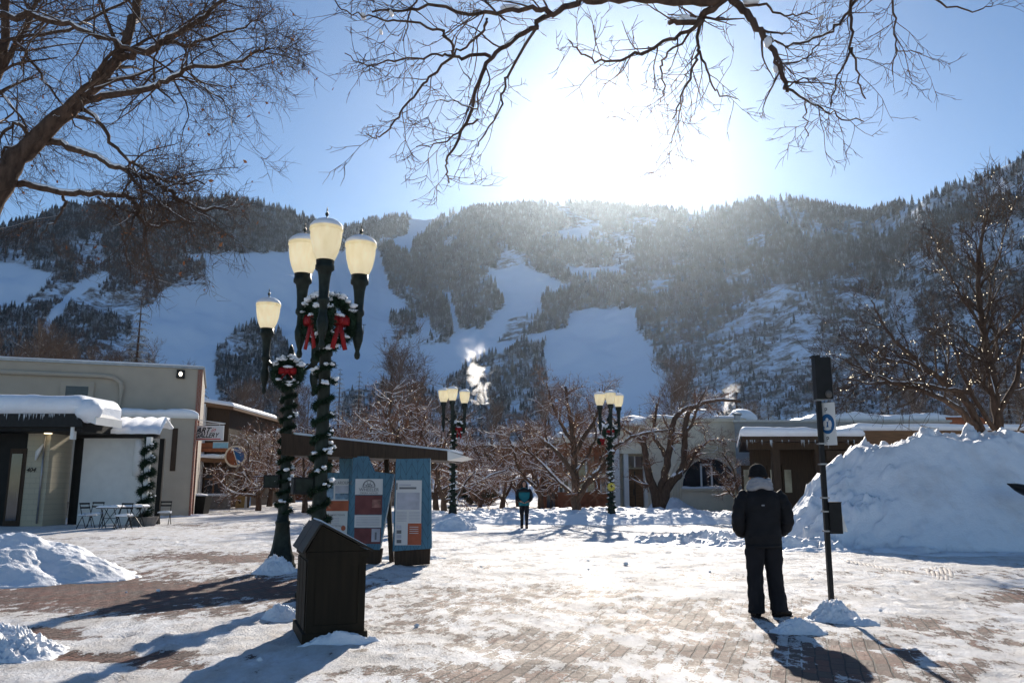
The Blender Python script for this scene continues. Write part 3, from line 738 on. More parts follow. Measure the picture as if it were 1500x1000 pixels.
SPEC = [([(-330, 860), (-230, 660), (-120, 480), (-40, 350), (5, 265), (30, 222), (70, 190), (110, 152), (150, 112), (172, 88)], 50, 16, 11.5, 12, 6, 0, .7),
        ([(172, 88), (188, 50), (202, 10), (215, -60)], 18, 10, 12, 12.4, 9, 1, .05),
        ([(172, 88), (215, 74), (240, 60), (280, 35), (325, 8), (360, -30)], 13, 4, 12, 11.5, 17, 1, .1),
        ([(240, 62), (290, 66), (340, 45), (380, 30)], 6, 2, 11.8, 11.4, 14, 1, .1),
        ([(115, 152), (150, 140), (190, 135), (230, 130), (245, 115), (275, 98), (330, 95), (360, 85), (395, 70)], 12, 3, 12, 11, 24, 1, .25),
        ([(212, 80), (170, 62), (120, 42), (60, 25), (10, 20), (-60, 30)], 5, 12, 11.5, 11.8, 18, 1, .05),
        ([(120, 160), (145, 175), (165, 210), (190, 238), (215, 252), (250, 268), (300, 270)], 7, 2.5, 12, 11.5, 16, 1, .4),
        ([(45, 210), (90, 210), (135, 225), (160, 242), (190, 252), (235, 268), (255, 288), (285, 302), (335, 308)], 11, 4, 12, 11.5, 16, 1, .45),
        ([(15, 268), (60, 276), (110, 286), (150, 284), (185, 286), (202, 300), (208, 325), (222, 332), (260, 325)], 11, 4, 12, 11.6, 16, 1, .35),
        ([(142, 288), (165, 310), (180, 330), (185, 370), (190, 410)], 4, 1.5, 11.9, 12.2, 8, 1, .2),
        ([(187, 250), (205, 275), (235, 295), (262, 318), (300, 330)], 5, 1.5, 11.6, 11.2, 9, 1, .2),
        ([(92, 288), (96, 305), (78, 325), (60, 350)], 5, 1.5, 12, 12, 4, 1, .4),
        ([(40, 205), (40, 190), (20, 180), (0, 200), (-20, 230)], 7, 4, 12, 11.8, 5, 1, .4), ([(42, 215), (10, 218), (-15, 245)], 6, 4, 12, 11.8, 5, 1, .4),
        ([(5, 100), (40, 40), (60, -10), (80, -60)], 9, 5, 12.6, 12.6, 18, 1, .05), ([(-60, 300), (-30, 180), (5, 90), (10, 20), (0, -60)], 22, 9, 12.4, 12.8, 18, 1, .2),
        ([(20, 60), (60, 110), (90, 150), (120, 190)], 5, 2, 12.5, 12.2, 12, 1, .05), ([(-10, 120), (30, 170), (60, 230)], 5, 2, 12.5, 12.2, 10, 1, .05), ([(0, 60), (80, 50), (160, 20), (230, -30)], 6, 3, 12.4, 12.2, 14, 1, .05),
        ([(225, 130), (222, 105), (232, 70), (232, 30)], 4, 2, 11.8, 11.8, 8, 1, .1), ([(275, 98), (295, 125), (330, 150), (345, 175)], 3, 1.2, 11.2, 11, 8, 1, .1)]
out = traced(SPEC, C1, 5, 12)
root = thing('bare_cottonwood_tree', 'large leaning bare tree with snow lined limbs reaching in from the upper left', 'tree', (P(-330, 860, 11.5)[0], 11.5, 0))
o0 = root.location[:]
big = [o for o in out if o[0] <= 1]; sm_ = [o for o in out if o[0] > 1]
print('left tree', len(out))
wood_mesh(big, (12, 8)).build('trunk', MT['bark'], root, True, off=o0); wood_mesh(sm_, (4, 4, 4, 3, 3, 3)).build('twigs', MT['darktwig'] if 'darktwig' in MT else MT['bark'], root, off=o0)
snow_mesh(out, (0, 1, 2), 1.1, prob=(.9, 1, .35, 0, 0, 0), rmin=.004, seed=4).build('snow', MT['twigsnow'], root, True, off=o0)['kind'] = 'stuff'
leaves(out, 420, .035, (3, 4), rng).build('dead_leaves', MT['leaf'], root, off=o0)['kind'] = 'stuff'

def big_crab(label, spec, d, seed, base):
    r = np.random.default_rng(seed)
    C = dict(seg=[5, 9, 7, 5, 3], wander=[.06, .17, .22, .26, .3], up=[.05, .03, .0, .03, .0], taper=[.8, .35, .3, .3, .5], kids=[0, 8, 8, 5], t0=[.8, .25, .12, .15],
             rr=[.7, .45, .55, .6], ang=[(.6, 1.), (.5, 1.1), (.5, 1.2), (.5, 1.3)], len=[3.2, 1.5, .8, .42], rmin=.007)
    out = traced([(p, a, b, d+o1, d+o2, n_, 0 if a > 12 else 1, .2) for p, a, b, o1, o2, n_ in spec], C, seed, d)
    # children of level 0 limbs are short limbs
    b = P(base[0], base[1], d); b[2] = .05
    root = thing('crabapple_tree', label, 'tree', b, group=GT)
    wood_mesh([o for o in out if o[0] < 2]).build('trunk', MT['barkwarm'], root, True, off=b); wood_mesh([o for o in out if o[0] >= 2]).build('twigs', MT['redtwig'], root, off=b)
    snow_mesh(out, (0, 1, 2, 3), 1.05, prob=(1, 1, .9, .4, 0), rmin=.016, seed=seed).build('snow', MT['twigsnow'], root, True, off=b)['kind'] = 'stuff'
    dots(out, 600, .017, (3, 4), r).build('dried_fruit', MT['berry'], root, off=b)['kind'] = 'stuff'
    dots(out, 240, .012, (0, 1, 2), r, jit=.03).build('fairy_lights', MT['bulb'], root, off=b)['kind'] = 'stuff'
big_crab('many stemmed snowy crabapple on a snow mound before the arched window building',
         [([(963, 742), (958, 715), (948, 690), (945, 665), (942, 645), (950, 630)], 14, 6, 0, -.4, 3), ([(968, 742), (978, 712), (990, 700), (1003, 685), (1002, 660), (1004, 630), (1006, 605), (1022, 592), (1050, 584), (1085, 588)], 14, 4, 0, -.6, 9),
          ([(966, 738), (972, 700), (980, 665), (984, 630), (990, 608), (1006, 596), (1030, 590)], 13, 4, 0, .6, 8), ([(974, 668), (965, 650), (955, 638), (960, 610), (962, 590)], 7, 3, .2, .8, 6),
          ([(1000, 640), (1015, 620), (1020, 600), (1035, 570)], 6, 2, -.4, -1, 6), ([(945, 650), (925, 635), (905, 622), (890, 600)], 6, 2, -.3, -1, 7), ([(985, 700), (1005, 690), (1020, 660), (1045, 640), (1065, 650)], 6, 2, -.1, -1.5, 7)], 43, 71, (966, 742))
big_crab('snowy crabapple with thick brown trunk and long limb reaching behind the far right lamp',
         [([(845, 768), (844, 745), (843, 722), (842, 690), (840, 655), (838, 625), (832, 596), (828, 566)], 15, 4, 0, .3, 12), ([(845, 735), (856, 712), (872, 695), (888, 675), (902, 655), (925, 640), (955, 632), (985, 628)], 9, 3, 0, -1, 8),
          ([(843, 700), (828, 675), (808, 655), (790, 640), (768, 628), (745, 632)], 8, 2.5, 0, -.8, 9), ([(841, 668), (855, 640), (872, 615), (880, 590), (896, 572)], 7, 2, 0, .6, 9), ([(840, 650), (820, 620), (808, 590), (800, 560)], 6, 2, .1, 1, 8),
          ([(846, 728), (862, 706), (880, 698), (900, 700)], 5, 2, 0, -.6, 5), ([(842, 690), (862, 668), (874, 640), (868, 610)], 5, 2, 0, .8, 6)], 35.5, 72, (845, 768))

# overhanging branches, top centre and right (their tree stands to the right, outside the picture)
C2 = dict(seg=[6, 6, 7, 5, 4], wander=[.1, .1, .13, .17, .18], up=[0, 0, .0, .03, .03], taper=[.5, .5, .35, .35, .5], kids=[0, 5, 3.6, 2], t0=[.1, .2, .15, .15],
          rr=[.5, .45, .6, .7], ang=[(.5, 1), (.45, .95), (.45, .95), (.4, 1.)], len=[1, .55, .26, .12], rmin=.0024)
SPEC2 = [([(1500, -330), (1250, -130), (1075, -18), (1060, -2)], 60, 22, 6, 6, 0, 0, .5),
         ([(1062, -4), (1020, 4), (960, 0), (890, -2), (850, 2), (830, 10), (805, 22), (780, 8), (740, 18), (700, 20), (640, 10), (590, 12), (545, 18)], 14, 3, 6, 5.2, 12, 1, .45),
         ([(805, 22), (775, 45), (745, 62), (718, 84), (700, 120), (692, 160), (672, 200), (656, 230), (652, 245), (658, 268)], 9, 2, 5.8, 5.5, 10, 1, .15),
         ([(788, 38), (765, 75), (742, 110), (738, 140), (728, 165), (708, 200), (700, 215)], 5, 1.6, 5.8, 5.6, 6, 1, .2),
         ([(718, 83), (690, 83), (664, 83), (662, 60), (645, 45), (605, 34), (570, 28), (530, 22), (500, 14)], 6, 2, 5.7, 5.1, 9, 1, .3),
         ([(664, 83), (630, 110), (605, 140), (580, 175), (565, 195), (548, 202), (536, 195)], 4.5, 1.5, 5.6, 5.2, 7, 1, .15),
         ([(664, 82), (640, 78), (600, 88), (560, 94), (535, 97), (505, 78)], 4, 1.5, 5.6, 5.1, 7, 1, .2),
         ([(713, 28), (708, 50), (680, 70), (664, 82)], 5, 3, 5.6, 5.6, 4, 1, .2),
         ([(500, 14), (480, -10)], 2, 2, 5.1, 5.0, 2, 1, .2), ([(700, 175), (670, 195), (640, 212), (610, 215)], 3.5, 1.5, 5.6, 5.4, 5, 1, .1), ([(700, 160), (670, 150), (640, 148)], 2.5, 1.2, 5.6, 5.4, 4, 1, .1),
         ([(1062, -4), (1040, 15), (1026, 30), (1000, 35), (980, 34)], 14, 8, 6, 6, 4, 1, .3),
         ([(1028, 30), (1000, 50), (960, 68), (920, 85), (880, 92), (850, 78), (832, 58)], 7, 1.8, 6, 5.6, 12, 1, .15),
         ([(1026, 32), (1022, 60), (1025, 75), (1010, 110), (1000, 140), (985, 175)], 6, 2, 6, 5.8, 9, 1, .15), ([(1025, 75), (1040, 110), (1047, 140), (1080, 145)], 4, 1.5, 6, 5.8, 5, 1, .15),
         ([(1000, 140), (995, 170), (983, 205), (980, 215)], 2.5, 1.2, 5.9, 5.7, 3, 1, .2), ([(1012, 45), (980, 80), (965, 100), (975, 130), (968, 150)], 4, 1.5, 6, 5.8, 6, 1, .15),
         ([(1070, -5), (1095, 20), (1115, 45), (1130, 65), (1138, 92), (1152, 125), (1153, 135)], 13, 6, 6, 5.8, 7, 1, .25),
         ([(1153, 130), (1180, 145), (1205, 162), (1225, 172), (1265, 178)], 4.5, 1.8, 5.8, 5.7, 4, 1, .2), ([(1180, 145), (1180, 180), (1184, 200)], 2.5, 1.5, 5.8, 5.8, 2, 1, .3),
         ([(1130, 62), (1160, 66), (1200, 55), (1225, 40), (1245, 15), (1255, -10)], 3, 5, 5.9, 6, 10, 1, .1), ([(1137, 90), (1165, 95), (1185, 80), (1210, 55)], 3, 2, 5.8, 5.9, 6, 1, .1),
         ([(1250, -12), (1246, 30), (1248, 70), (1230, 110), (1217, 155)], 6, 1.8, 6.1, 6, 8, 1, .1), ([(1248, 70), (1256, 110), (1268, 145)], 4, 2, 6, 6, 3, 1, .2), ([(1153, 128), (1165, 118), (1190, 115), (1208, 128)], 3, 1.3, 5.8, 5.7, 4, 1, .2),
         ([(1305, -20), (1310, 30), (1312, 70), (1308, 110)], 4, 1.5, 6.2, 6.1, 7, 1, .1), ([(1350, -8), (1400, 12), (1435, 20), (1455, 5)], 3.5, 1.5, 6.3, 6.2, 4, 1, .2), ([(1312, 68), (1335, 78), (1352, 78)], 2, 1.2, 6.1, 6.1, 2, 1, .2),
         ([(1085, 8), (1115, 5), (1140, 18), (1160, 25), (1190, 22)], 5, 2, 6, 5.9, 6, 1, .2), ([(620, -20), (600, 20), (590, 60)], 4, 1.5, 5.4, 5.3, 6, 1, .1), ([(700, -20), (715, 10), (740, 30)], 4, 3, 5.6, 5.6, 5, 1, .1)]
out = traced(SPEC2, C2, 8, 6)
# the trunk this limb springs from, right of the picture
tb = np.array([[7.2, 4.6, -.2], [7.1, 4.7, 2.0], [6.6, 4.9, 4.2], [5.4, 5.4, 6.2], P(1500, -330, 6)])
out.append((0, tb, np.array([.28, .24, .2, .18, 60*6/FPX/2])))
root = thing('overhanging_tree', 'bare dark branches drooping from above across the top centre of the sky', 'tree', tb[0]); o0 = root.location[:]
big = [o for o in out if o[0] <= 1]; sm_ = [o for o in out if o[0] > 1]
wood_mesh(big, (10, 8)).build('branches', MT['bark'], root, True, off=o0); wood_mesh(sm_, (4, 4, 4, 4, 3)).build('twigs', MT['bark'], root, off=o0)
sn = snow_mesh([o for o in out if o[0] <= 1], (1,), 1.1, prob=(0, .6), rmin=.006, seed=9)
for (px, py, d, a, b_) in ((748, 12, 5.7, .08, .025), (1003, 26, 6, .05, .022), (1125, 62, 5.9, .03, .05), (1137, 100, 5.9, .025, .04), (1100, 2, 6, .07, .03), (532, 24, 5.2, .02, .02), (573, 20, 5.2, .015, .015), (558, 47, 5.2, .012, .012), (1203, 26, 6, .018, .012)):
    sn.blob(P(px, py, d), (a, .04, b_), 8, 6, j=.12)
sn.build('snow', MT['twigsnow'], root, True, off=o0)['kind'] = 'stuff'

# lit tree, right
r = np.random.default_rng(77)
C3 = dict(seg=[8, 8, 7, 5, 4], wander=[.06, .1, .15, .2, .2], up=[.02, .04, .05, .02, 0], taper=[.3, .3, .3, .35, .5], kids=[0, 9, 7, 4], t0=[.2, .15, .12, .1], rr=[.5, .5, .55, .6], ang=[(.5, 1), (.45, .9), (.4, .9), (.4, 1)], len=[2, 2.0, 1.1, .6], rmin=.008)
SPEC3 = [([(1465, 665), (1462, 600), (1452, 540), (1440, 480), (1432, 420), (1435, 360), (1448, 310)], 16, 3, 23, 23, 26, 1, .15),
         ([(1465, 640), (1430, 590), (1405, 540), (1398, 505)], 8, 3, 23, 22.5, 8, 1, .25), ([(1465, 600), (1490, 560), (1500, 500), (1510, 440)], 9, 4, 23, 23.3, 12, 1, .2),
         ([(1448, 650), (1425, 600), (1400, 572), (1370, 550), (1335, 520), (1310, 500), (1290, 470), (1276, 440)], 12, 2, 23, 22, 9, 1, .35),
         ([(1448, 655), (1420, 610), (1390, 590), (1350, 570), (1305, 560), (1270, 545), (1225, 522)], 12, 2, 23, 21.5, 12, 1, .35),
         ([(1420, 575), (1380, 567), (1330, 560), (1270, 560), (1240, 556)], 7, 2, 22.7, 21.5, 8, 1, .3), ([(1465, 655), (1500, 645), (1540, 640)], 9, 5, 23, 23.5, 4, 1, .2),
         ([(1470, 680), (1500, 650), (1530, 620)], 8, 5, 22, 22, 2, 1, .5), ([(1440, 480), (1410, 440), (1390, 400), (1372, 370)], 5, 1.5, 23, 22.6, 9, 1, .2), ([(1436, 420), (1465, 380), (1475, 320)], 4, 1.5, 23, 23, 9, 1, .2), ([(1360, 545), (1330, 530), (1290, 525), (1280, 520)], 5, 2, 22.4, 22, 6, 1, .3)]
out = traced(SPEC3, C3, 31, 23)
bx = P(1465, 665, 23)
out.append((0, np.array([[bx[0]+.05, 23, -.1], [bx[0]+.02, 23, 1.2], bx]), np.array([.27, .22, .17]))); b2 = P(1448, 652, 23)
out.append((0, np.array([[bx[0], 22.95, .6], [b2[0]+.05, 23, 1.8], b2]), np.array([.2, .16, .13])))
root = thing('lit_tree', 'bare spreading tree hung with tiny string lights behind the big snow pile', 'tree', (bx[0], 23, 0)); o0 = root.location[:]
wood_mesh([o for o in out if o[0] <= 1], (10, 7)).build('trunk', MT['barkwarm'], root, True, off=o0); wood_mesh([o for o in out if o[0] > 1], (4, 4, 3, 3, 3)).build('twigs', MT['bark'], root, off=o0)
snow_mesh(out, (1, 2), .95, prob=(0, .9, .3, 0, 0), rmin=.012, seed=3).build('snow', MT['twigsnow'], root, True, off=o0)['kind'] = 'stuff'
dots(out, 460, .013, (1, 2), r, jit=.05).build('string_lights', MT['bulb'], root, off=o0)['kind'] = 'stuff'
# ---------------------------------------------------------------- snow heaps
def mound(name, label, cx, cy, rx, ry, H, rz=0, res=70, seed=0, rough=.12, fine=.04, sharp=1.0, mat='snow', cat='snow pile', group=None, fn=None, chunks=0, z0=0.0):
    a = np.linspace(-1.25, 1.25, res); X_, Y_ = np.meshgrid(a, a)
    lx, ly = X_*rx, Y_*ry
    ang = np.arctan2(Y_, X_); q = np.hypot(X_, Y_)
    edge = 1+.22*(fbm(np.cos(ang)*1.5+5, np.sin(ang)*1.5+seed, 3, seed)-.5)*2
    t = np.clip(1-q/edge, 0, 1)
    h = H*smooth(0, .92, t)**.75*(.75+.5*fbm(lx/rx*2.2+seed, ly/ry*2.2, 3, seed+40)) if fn is None else fn(lx, ly, t)
    s_ = 1./max(min(rx, ry)*.5, .15)
    h = h + (h > .01)*np.minimum(1, t*5)*(rough*H*(fbm(lx*s_*1.6+seed, ly*s_*1.6, 4, seed+3)-.5)*2 + fine*H*(np.abs(fbm(lx*s_*7, ly*s_*7+seed, 3, seed+8)-.5)*4-.6))
    if chunks: h = h + np.minimum(1, t*6)*chunks*(smooth(.60, .68, vn(lx*2.3+seed, ly*2.3, 5))*(.5+vn(lx*9, ly*9, 6))+.6*smooth(.62, .7, vn(lx*5+2, ly*5+seed, 7)))*smooth(.42, .6, fbm(lx*.45, ly*.45+seed, 3, 9)+.25*(lx < -rx*.25))
    h = np.where(t <= 0, -.06, h)
    keep = (t > -1e-9) & (q < 1.25)
    c, s2 = math.cos(rz), math.sin(rz)
    V = np.stack([lx*c-ly*s2, lx*s2+ly*c, h+z0], -1).reshape(-1, 3)
    mb = MB(); i = np.arange(res-1)[:, None]*res; j = np.arange(res-1)[None, :]
    Q = np.stack([i+j, i+j+1, i+res+j+1, i+res+j], -1).reshape(-1, 4)
    ok = (V[Q][:, :, 2] > -.05+z0).any(1); Q = Q[ok]
    u = np.unique(Q); mp = np.zeros(len(V), int); mp[u] = np.arange(len(u))
    mb.add(V[u], mp[Q]); o = mb.build(name, MT[mat], None, True); o.location = (cx, cy, 0)
    tag(o, label, cat, group); return o
def gxy(px, py): g_ = G(px, py); return g_[0], g_[1]
def bigfn(lx, ly, t):
    r1 = np.clip(1-np.hypot((lx+.0)/4.9, ly/3.2), 0, 1); r2 = np.clip(1-np.hypot((lx-4.3)/4.0, (ly-.5)/3.), 0, 1)
    h = np.maximum(np.minimum(r1*4.9, 2.35+.35*r1+.2*np.sin(lx*.7+1)+.5*(fbm(lx*.8, ly*.8, 3, 91)-.5)), np.minimum(r2*4.3, 2.05+.3*r2))
    return h
mound('snow_pile', 'huge ploughed snow pile taller than a person, right of the signpost', 11.9, 22.2, 8.6, 4.2, 2.6, res=360, seed=3, rough=.10, fine=.018, chunks=.16, mat='dirtysnow', fn=bigfn)
x, y = gxy(30, 850); mound('snow_pile', 'rounded knee high snow pile on the bricks at the left edge', x-.5, y+.5, 2.05, 1.5, .66, res=160, seed=5, rough=.17, fine=.03, chunks=.05)
x, y = gxy(5, 960); mound('snow_pile', 'low crusty snow pile in the lower left corner', x-.2, y+.1, .75, .5, .22, res=110, seed=8, rough=.25, fine=.2)
for px, py, rx, ry, H, lab, sd in ((1222, 906, .34, .24, .19, 'small snow heap around the foot of the signpost', 1), (1168, 924, .32, .16, .13, 'little snow lump just left of the signpost foot', 2), (1262, 912, .2, .12, .06, 'smallest snow lump right of the signpost foot', 4),
                                   (412, 905, .24, .2, .16, 'small snow lump left of the trash bin', 6), (405, 838, .42, .35, .26, 'snow heap at the foot of the left wrapped lamp', 7), (664, 776, 1.0, .6, .42, 'snow heap around the foot of the far left lamp', 9),
                                   (982, 748, 1.9, 1.6, .75, 'snow mound under the many stemmed crabapple', 12), (900, 738, 2.2, 1.5, .7, 'long snow mound before the brown door', 13), (690, 722, 3.4, 1.6, .7, 'snow heap by the street under the dark bush', 14),
                                   (388, 722, 2.2, 1.5, .95, 'snow heap below the three brown trunks', 15), (1100, 760, 1.6, .9, .35, 'low snow drift behind the standing man', 17), (600, 818, .8, .25, .1, 'thin snow drift in front of the right kiosk panel', 18), (485, 800, .8, .6, .35, 'snow heap behind the kiosk and near lamp', 21)):
    x, y = gxy(px, py); mound('snow_heap', lab, x, y, rx, ry, H, seed=sd, res=80, rough=.3, fine=.12, cat='snow pile')
# raised planting bed buried in snow
def bedfn(lx, ly, t): return np.minimum(t*2.2, .27+.22*(fbm(lx*.5, ly*.5, 3, 61)-.3)+.12*(fbm(lx*2, ly*2, 3, 62)-.5))
x, y = gxy(850, 768); mound('snow_bank', 'long low snow bank round the crabapple trunks in the middle distance', x-.4, y+5.3, 9.6, 5.2, .4, res=260, seed=23, rough=.5, fine=.25, fn=bedfn, cat='snow bank')
mound('snow_bank', 'bright sunlit snow slope far behind the walking woman', PX(775, 92), 96, 7.5, 9, 3.2, res=80, seed=24, rough=.06, fine=.01, cat='snow bank')
x, y = gxy(255, 757); mound('snow_bank', 'shallow trampled snow along the foot of the beige building', x-3, y+1.0, 5.2, 1.6, .22, res=120, seed=26, rough=.3, fine=.15, cat='snow bank')
mb = MB(); r = np.random.default_rng(4)
cl = [(917, 827, .05), (862, 822, .028), (862, 834, .02), (1190, 850, .03), (930, 812, .02), (1040, 838, .025), (610, 918, .03), (232, 866, .03), (185, 868, .02), (380, 968, .03), (705, 830, .02), (1290, 895, .025)]
for k, (px, py, s_) in enumerate(cl):
    q = MB().blob((0, 0, s_*.5), (s_, s_*.8, s_*.7), 7, 5, j=.2); o = q.build('snow_lump', MT['dirtysnow']); g_ = G(px, py); o.location = g_
    tag(o, 'loose frozen snow lump lying on the plaza', 'snow lump', 'loose snow lumps on the plaza')

# ---------------------------------------------------------------- street lamps
m, nt, b = newmat('frosted_globe')
b.inputs['Base Color'].default_value = (.86, .84, .72, 1); b.inputs['Roughness'].default_value = .35
tr = nt.nodes.new('ShaderNodeBsdfTranslucent'); tr.inputs[0].default_value = (.95, .88, .66, 1)
n = N(nt, 'ShaderNodeTexNoise', Scale=9.0, Detail=4.0); L(nt, coords(nt, (1, 1, .4)), n.inputs['Vector'])
L(nt, ramp(nt, n.outputs[0], [(.3, (.8, .74, .56)), (.7, (1, .97, .86))]), tr.inputs[0])
ms = nt.nodes.new('ShaderNodeMixShader'); ms.inputs[0].default_value = .72; L(nt, b.outputs[0], ms.inputs[1]); L(nt, tr.outputs[0], ms.inputs[2])
em = nt.nodes.new('ShaderNodeEmission'); em.inputs[0].default_value = (1, .86, .6, 1); em.inputs[1].default_value = .10
ad = nt.nodes.new('ShaderNodeAddShader'); L(nt, ms.outputs[0], ad.inputs[0]); L(nt, em.outputs[0], ad.inputs[1]); L(nt, ad.outputs[0], nt.nodes['Material Output'].inputs[0])
MT['globe'] = m
GLOBE = [(.125, 0), (.155, .05), (.192, .14), (.222, .26), (.238, .38), (.242, .46), (.236, .49)]
CAPP = [(.236, .475), (.254, .485), (.256, .505), (.242, .55), (.205, .6), (.145, .64), (.07, .665), (.03, .675)]
def needles(mb, c, dirs, n, ln, r, wid=.006):
    # tufts: n thin blades about points c (m,3)
    c = np.repeat(c, n, 0); u = r.normal(0, 1, c.shape)+np.repeat(dirs, n, 0)*1.1; u /= np.linalg.norm(u, axis=1)[:, None]
    w_ = np.cross(u, r.normal(0, 1, u.shape)); w_ /= np.linalg.norm(w_, axis=1)[:, None]
    l_ = ln*r.uniform(.6, 1.3, len(c))[:, None]
    V = np.stack([c-w_*wid, c+w_*wid, c+u*l_+w_*wid*.4, c+u*l_-w_*wid*.4], 1).reshape(-1, 3)
    mb.add(V, np.arange(len(V)).reshape(-1, 4))
def make_lamp(arms, hp=4.0, R_=.52):
    """post on its base, arms (angle) each with stem, globe, snow cap"""
    root = thing('street_lamp', 'x', 'street lamp')
    mb = MB()
    prof = [(.27, 0), (.27, .06), (.24, .09), (.235, .2), (.2, .26), (.165, .42), (.14, .6), (.125, .78), (.135, .8), (.135, .84), (.11, .87), (.098, 1.0), (.09, 2.2), (.08, hp-.9), (.1, hp-.88), (.1, hp-.82), (.078, hp-.78), (.075, hp-.35), (.12, hp-.3), (.13, hp-.22), (.1, hp-.15), (.07, hp-.1), (.05, hp-.02), (.03, hp+.05), (.0, hp+.1)]
    mb.lathe(prof, k=24, flute=.05, fl=12); mb.build('post', MT['iron'], root, True)
    for a, dz in arms:
        c, s_ = math.cos(a), math.sin(a); ex, ey = R_*c, R_*s_; z0 = hp-.28+dz
        ar = MB()
        t = np.linspace(0, 1, 14)
        pts = np.stack([ex*t, ey*t, hp-.32+dz*t-.14*np.sin(t*math.pi)+.10*t], -1); ar.tube(pts, .034+.012*np.cos(t*6.28), 8)
        ar.tube(np.stack([ex*(.15+.6*t), ey*(.15+.6*t), hp-.5-.05*np.sin(t*6.28)+.2*t*t], -1), .018, 6)
        A = ar.build('arm', MT['iron'], root, True)
        st = MB()
        st.lathe([(.0, z0-.62), (.035, z0-.6), (.045, z0-.55), (.03, z0-.49), (.05, z0-.42), (.075, z0-.33), (.085, z0-.22), (.06, z0-.12), (.055, z0+.02), (.085, z0+.06), (.085, z0+.1), (.07, z0+.14), (.075, z0+.3), (.085, z0+.42), (.1, z0+.5), (.135, z0+.53), (.135, z0+.58), (.125, z0+.6), (.13, z0+.66)], (ex, ey, 0), 16)
        st.build('stem', MT['iron'], root, True)
        gz = z0+.65; S_ = .93
        gl = MB(); gl.lathe([(a_*S_, b_*S_) for a_, b_ in GLOBE], (ex, ey, gz), 22, cap=False); gl.lathe([(.0, .43), (.0, .432)], (ex, ey, gz), 3, cap=False)
        G_ = gl.build('globe', MT['globe'], root, True)
        cp_ = MB(); cp_.lathe([(a_*S_, b_*S_) for a_, b_ in CAPP], (ex, ey, gz), 22); cp_.build('globe_lid', MT['globe'], G_, True)
        fi = MB(); fi.lathe([(.035, .63), (.02, .66), (.008, .68), (.018, .7), (.03, .72), (.018, .74), (.006, .76), (.012, .78), (.004, .82), (0, .84)], (ex, ey, gz-.02), 8); fi.build('finial', MT['iron'], G_, True)
        sn = MB(); sn.lathe([(.236, .53), (.236, .552), (.2, .6), (.14, .64), (.06, .662), (0, .668)], (ex, ey, gz-.035), 18, cap=False); sn.build('snow_cap', MT['twigsnow'], G_, True)
    return root
def garland(label, loc, z0, z1, rad, seed, turns=5, n=900, group=None, ln=.055, jit=.014):
    r = np.random.default_rng(seed); root = thing('garland', label, 'garland', loc, group=group)
    n = int(n*1.6); turns *= 1.7; t = np.linspace(0, 1, n); a = t*turns*6.283+seed; R2 = rad(z0+(z1-z0)*t)+.018+.012*np.sin(t*37)
    c = np.stack([R2*np.cos(a), R2*np.sin(a), z0+(z1-z0)*t], -1)+r.normal(0, jit, (n, 3)); d = np.stack([np.cos(a), np.sin(a), 0*a-.3], -1)
    mb = MB(); needles(mb, c, d, 9, ln, r, .0055); mb.tube(c[::6]*[.93, .93, 1], .024, 5); mb.build('needles', MT['green'], root)['kind'] = 'stuff'
    sn = MB()
    for k in range(int((z1-z0)*15)):
      i0 = r.integers(0, n-60)
      if math.sin(a[i0]-1.0) > .35: continue
      for i in i0+np.sort(r.integers(0, 60, r.integers(2, 9))): 
        sn.blob(c[i]+d[i]*.03+[0, 0, .035]+r.normal(0, .012, 3), np.array([.045, .045, .026])*r.uniform(.3, 1.2), 7, 5, j=.45)
    sn.build('snow_clump', MT['twigsnow'], root, True)['kind'] = 'stuff'
    return root
def wreath(label, loc, rz, Rw=.27, seed=1, tails=.3):
    r = np.random.default_rng(seed); root = thing('wreath', label, 'wreath', loc, rz)   # faces local -y
    n = 520; a = r.uniform(0, 6.283, n); b_ = r.uniform(0, 6.283, n); q = Rw+.06*np.cos(b_)
    c = np.stack([q*np.cos(a), .06*np.sin(b_), q*np.sin(a)], -1); d = np.stack([np.cos(b_)*np.cos(a), np.sin(b_), np.cos(b_)*np.sin(a)], -1)
    mb = MB(); needles(mb, c, d, 8, .07, r, .0045)
    tt_ = np.linspace(0, 6.283, 25); mb.tube(np.stack([Rw*np.cos(tt_), 0*tt_, Rw*np.sin(tt_)], -1), .065, 8); mb.build('needles', MT['green'], root)['kind'] = 'stuff'
    bw = MB(); z = Rw*.1 if tails < .2 else -.02
    for sg in (-1, 1):
        t = np.linspace(0, 6.283, 14); lp = np.stack([sg*(.11-.11*np.cos(t))*.75, -.1+0*t, z+.085*np.sin(t)], -1)
        V = np.concatenate([lp+[0, -.04, 0], lp+[0, .04, 0]]); k = len(lp); bw.add(V, [[i, i+1, k+i+1, k+i] for i in range(k-1)])
        bw.beam((0, -.11, z), (sg*.11, -.12, z-tails-.08), .075, .012)
        bw.box((sg*.085, -.1, z), (.15, .07, .11))
    bw.blob((0, -.14, z), (.04, .035, .045), 8, 6); bw.build('bow', MT['red'], root, True)
    sn = MB()
    for k in range(60):
        an = r.uniform(.3, 2.85) if k < 48 else r.uniform(3.9, 5.5); q = Rw+r.uniform(-.03, .05); sn.blob((q*math.cos(an), r.uniform(-.09, .03), q*math.sin(an)+.05), (.06*r.uniform(.4, 1.2), .045, .025), 7, 5, j=.4)
    sn.blob((0, -.1, z+.08), (.1, .05, .03), 8, 5, j=.2)
    sn.build('snow_clump', MT['twigsnow'], root, True)['kind'] = 'stuff'
    return root
def rad_post(z): return np.interp(z, [0, .4, .8, 1.1, 5], [.24, .17, .13, .1, .085])
GL = 'tall dark street lamps with frosted globes'
D1 = G(462, 873)
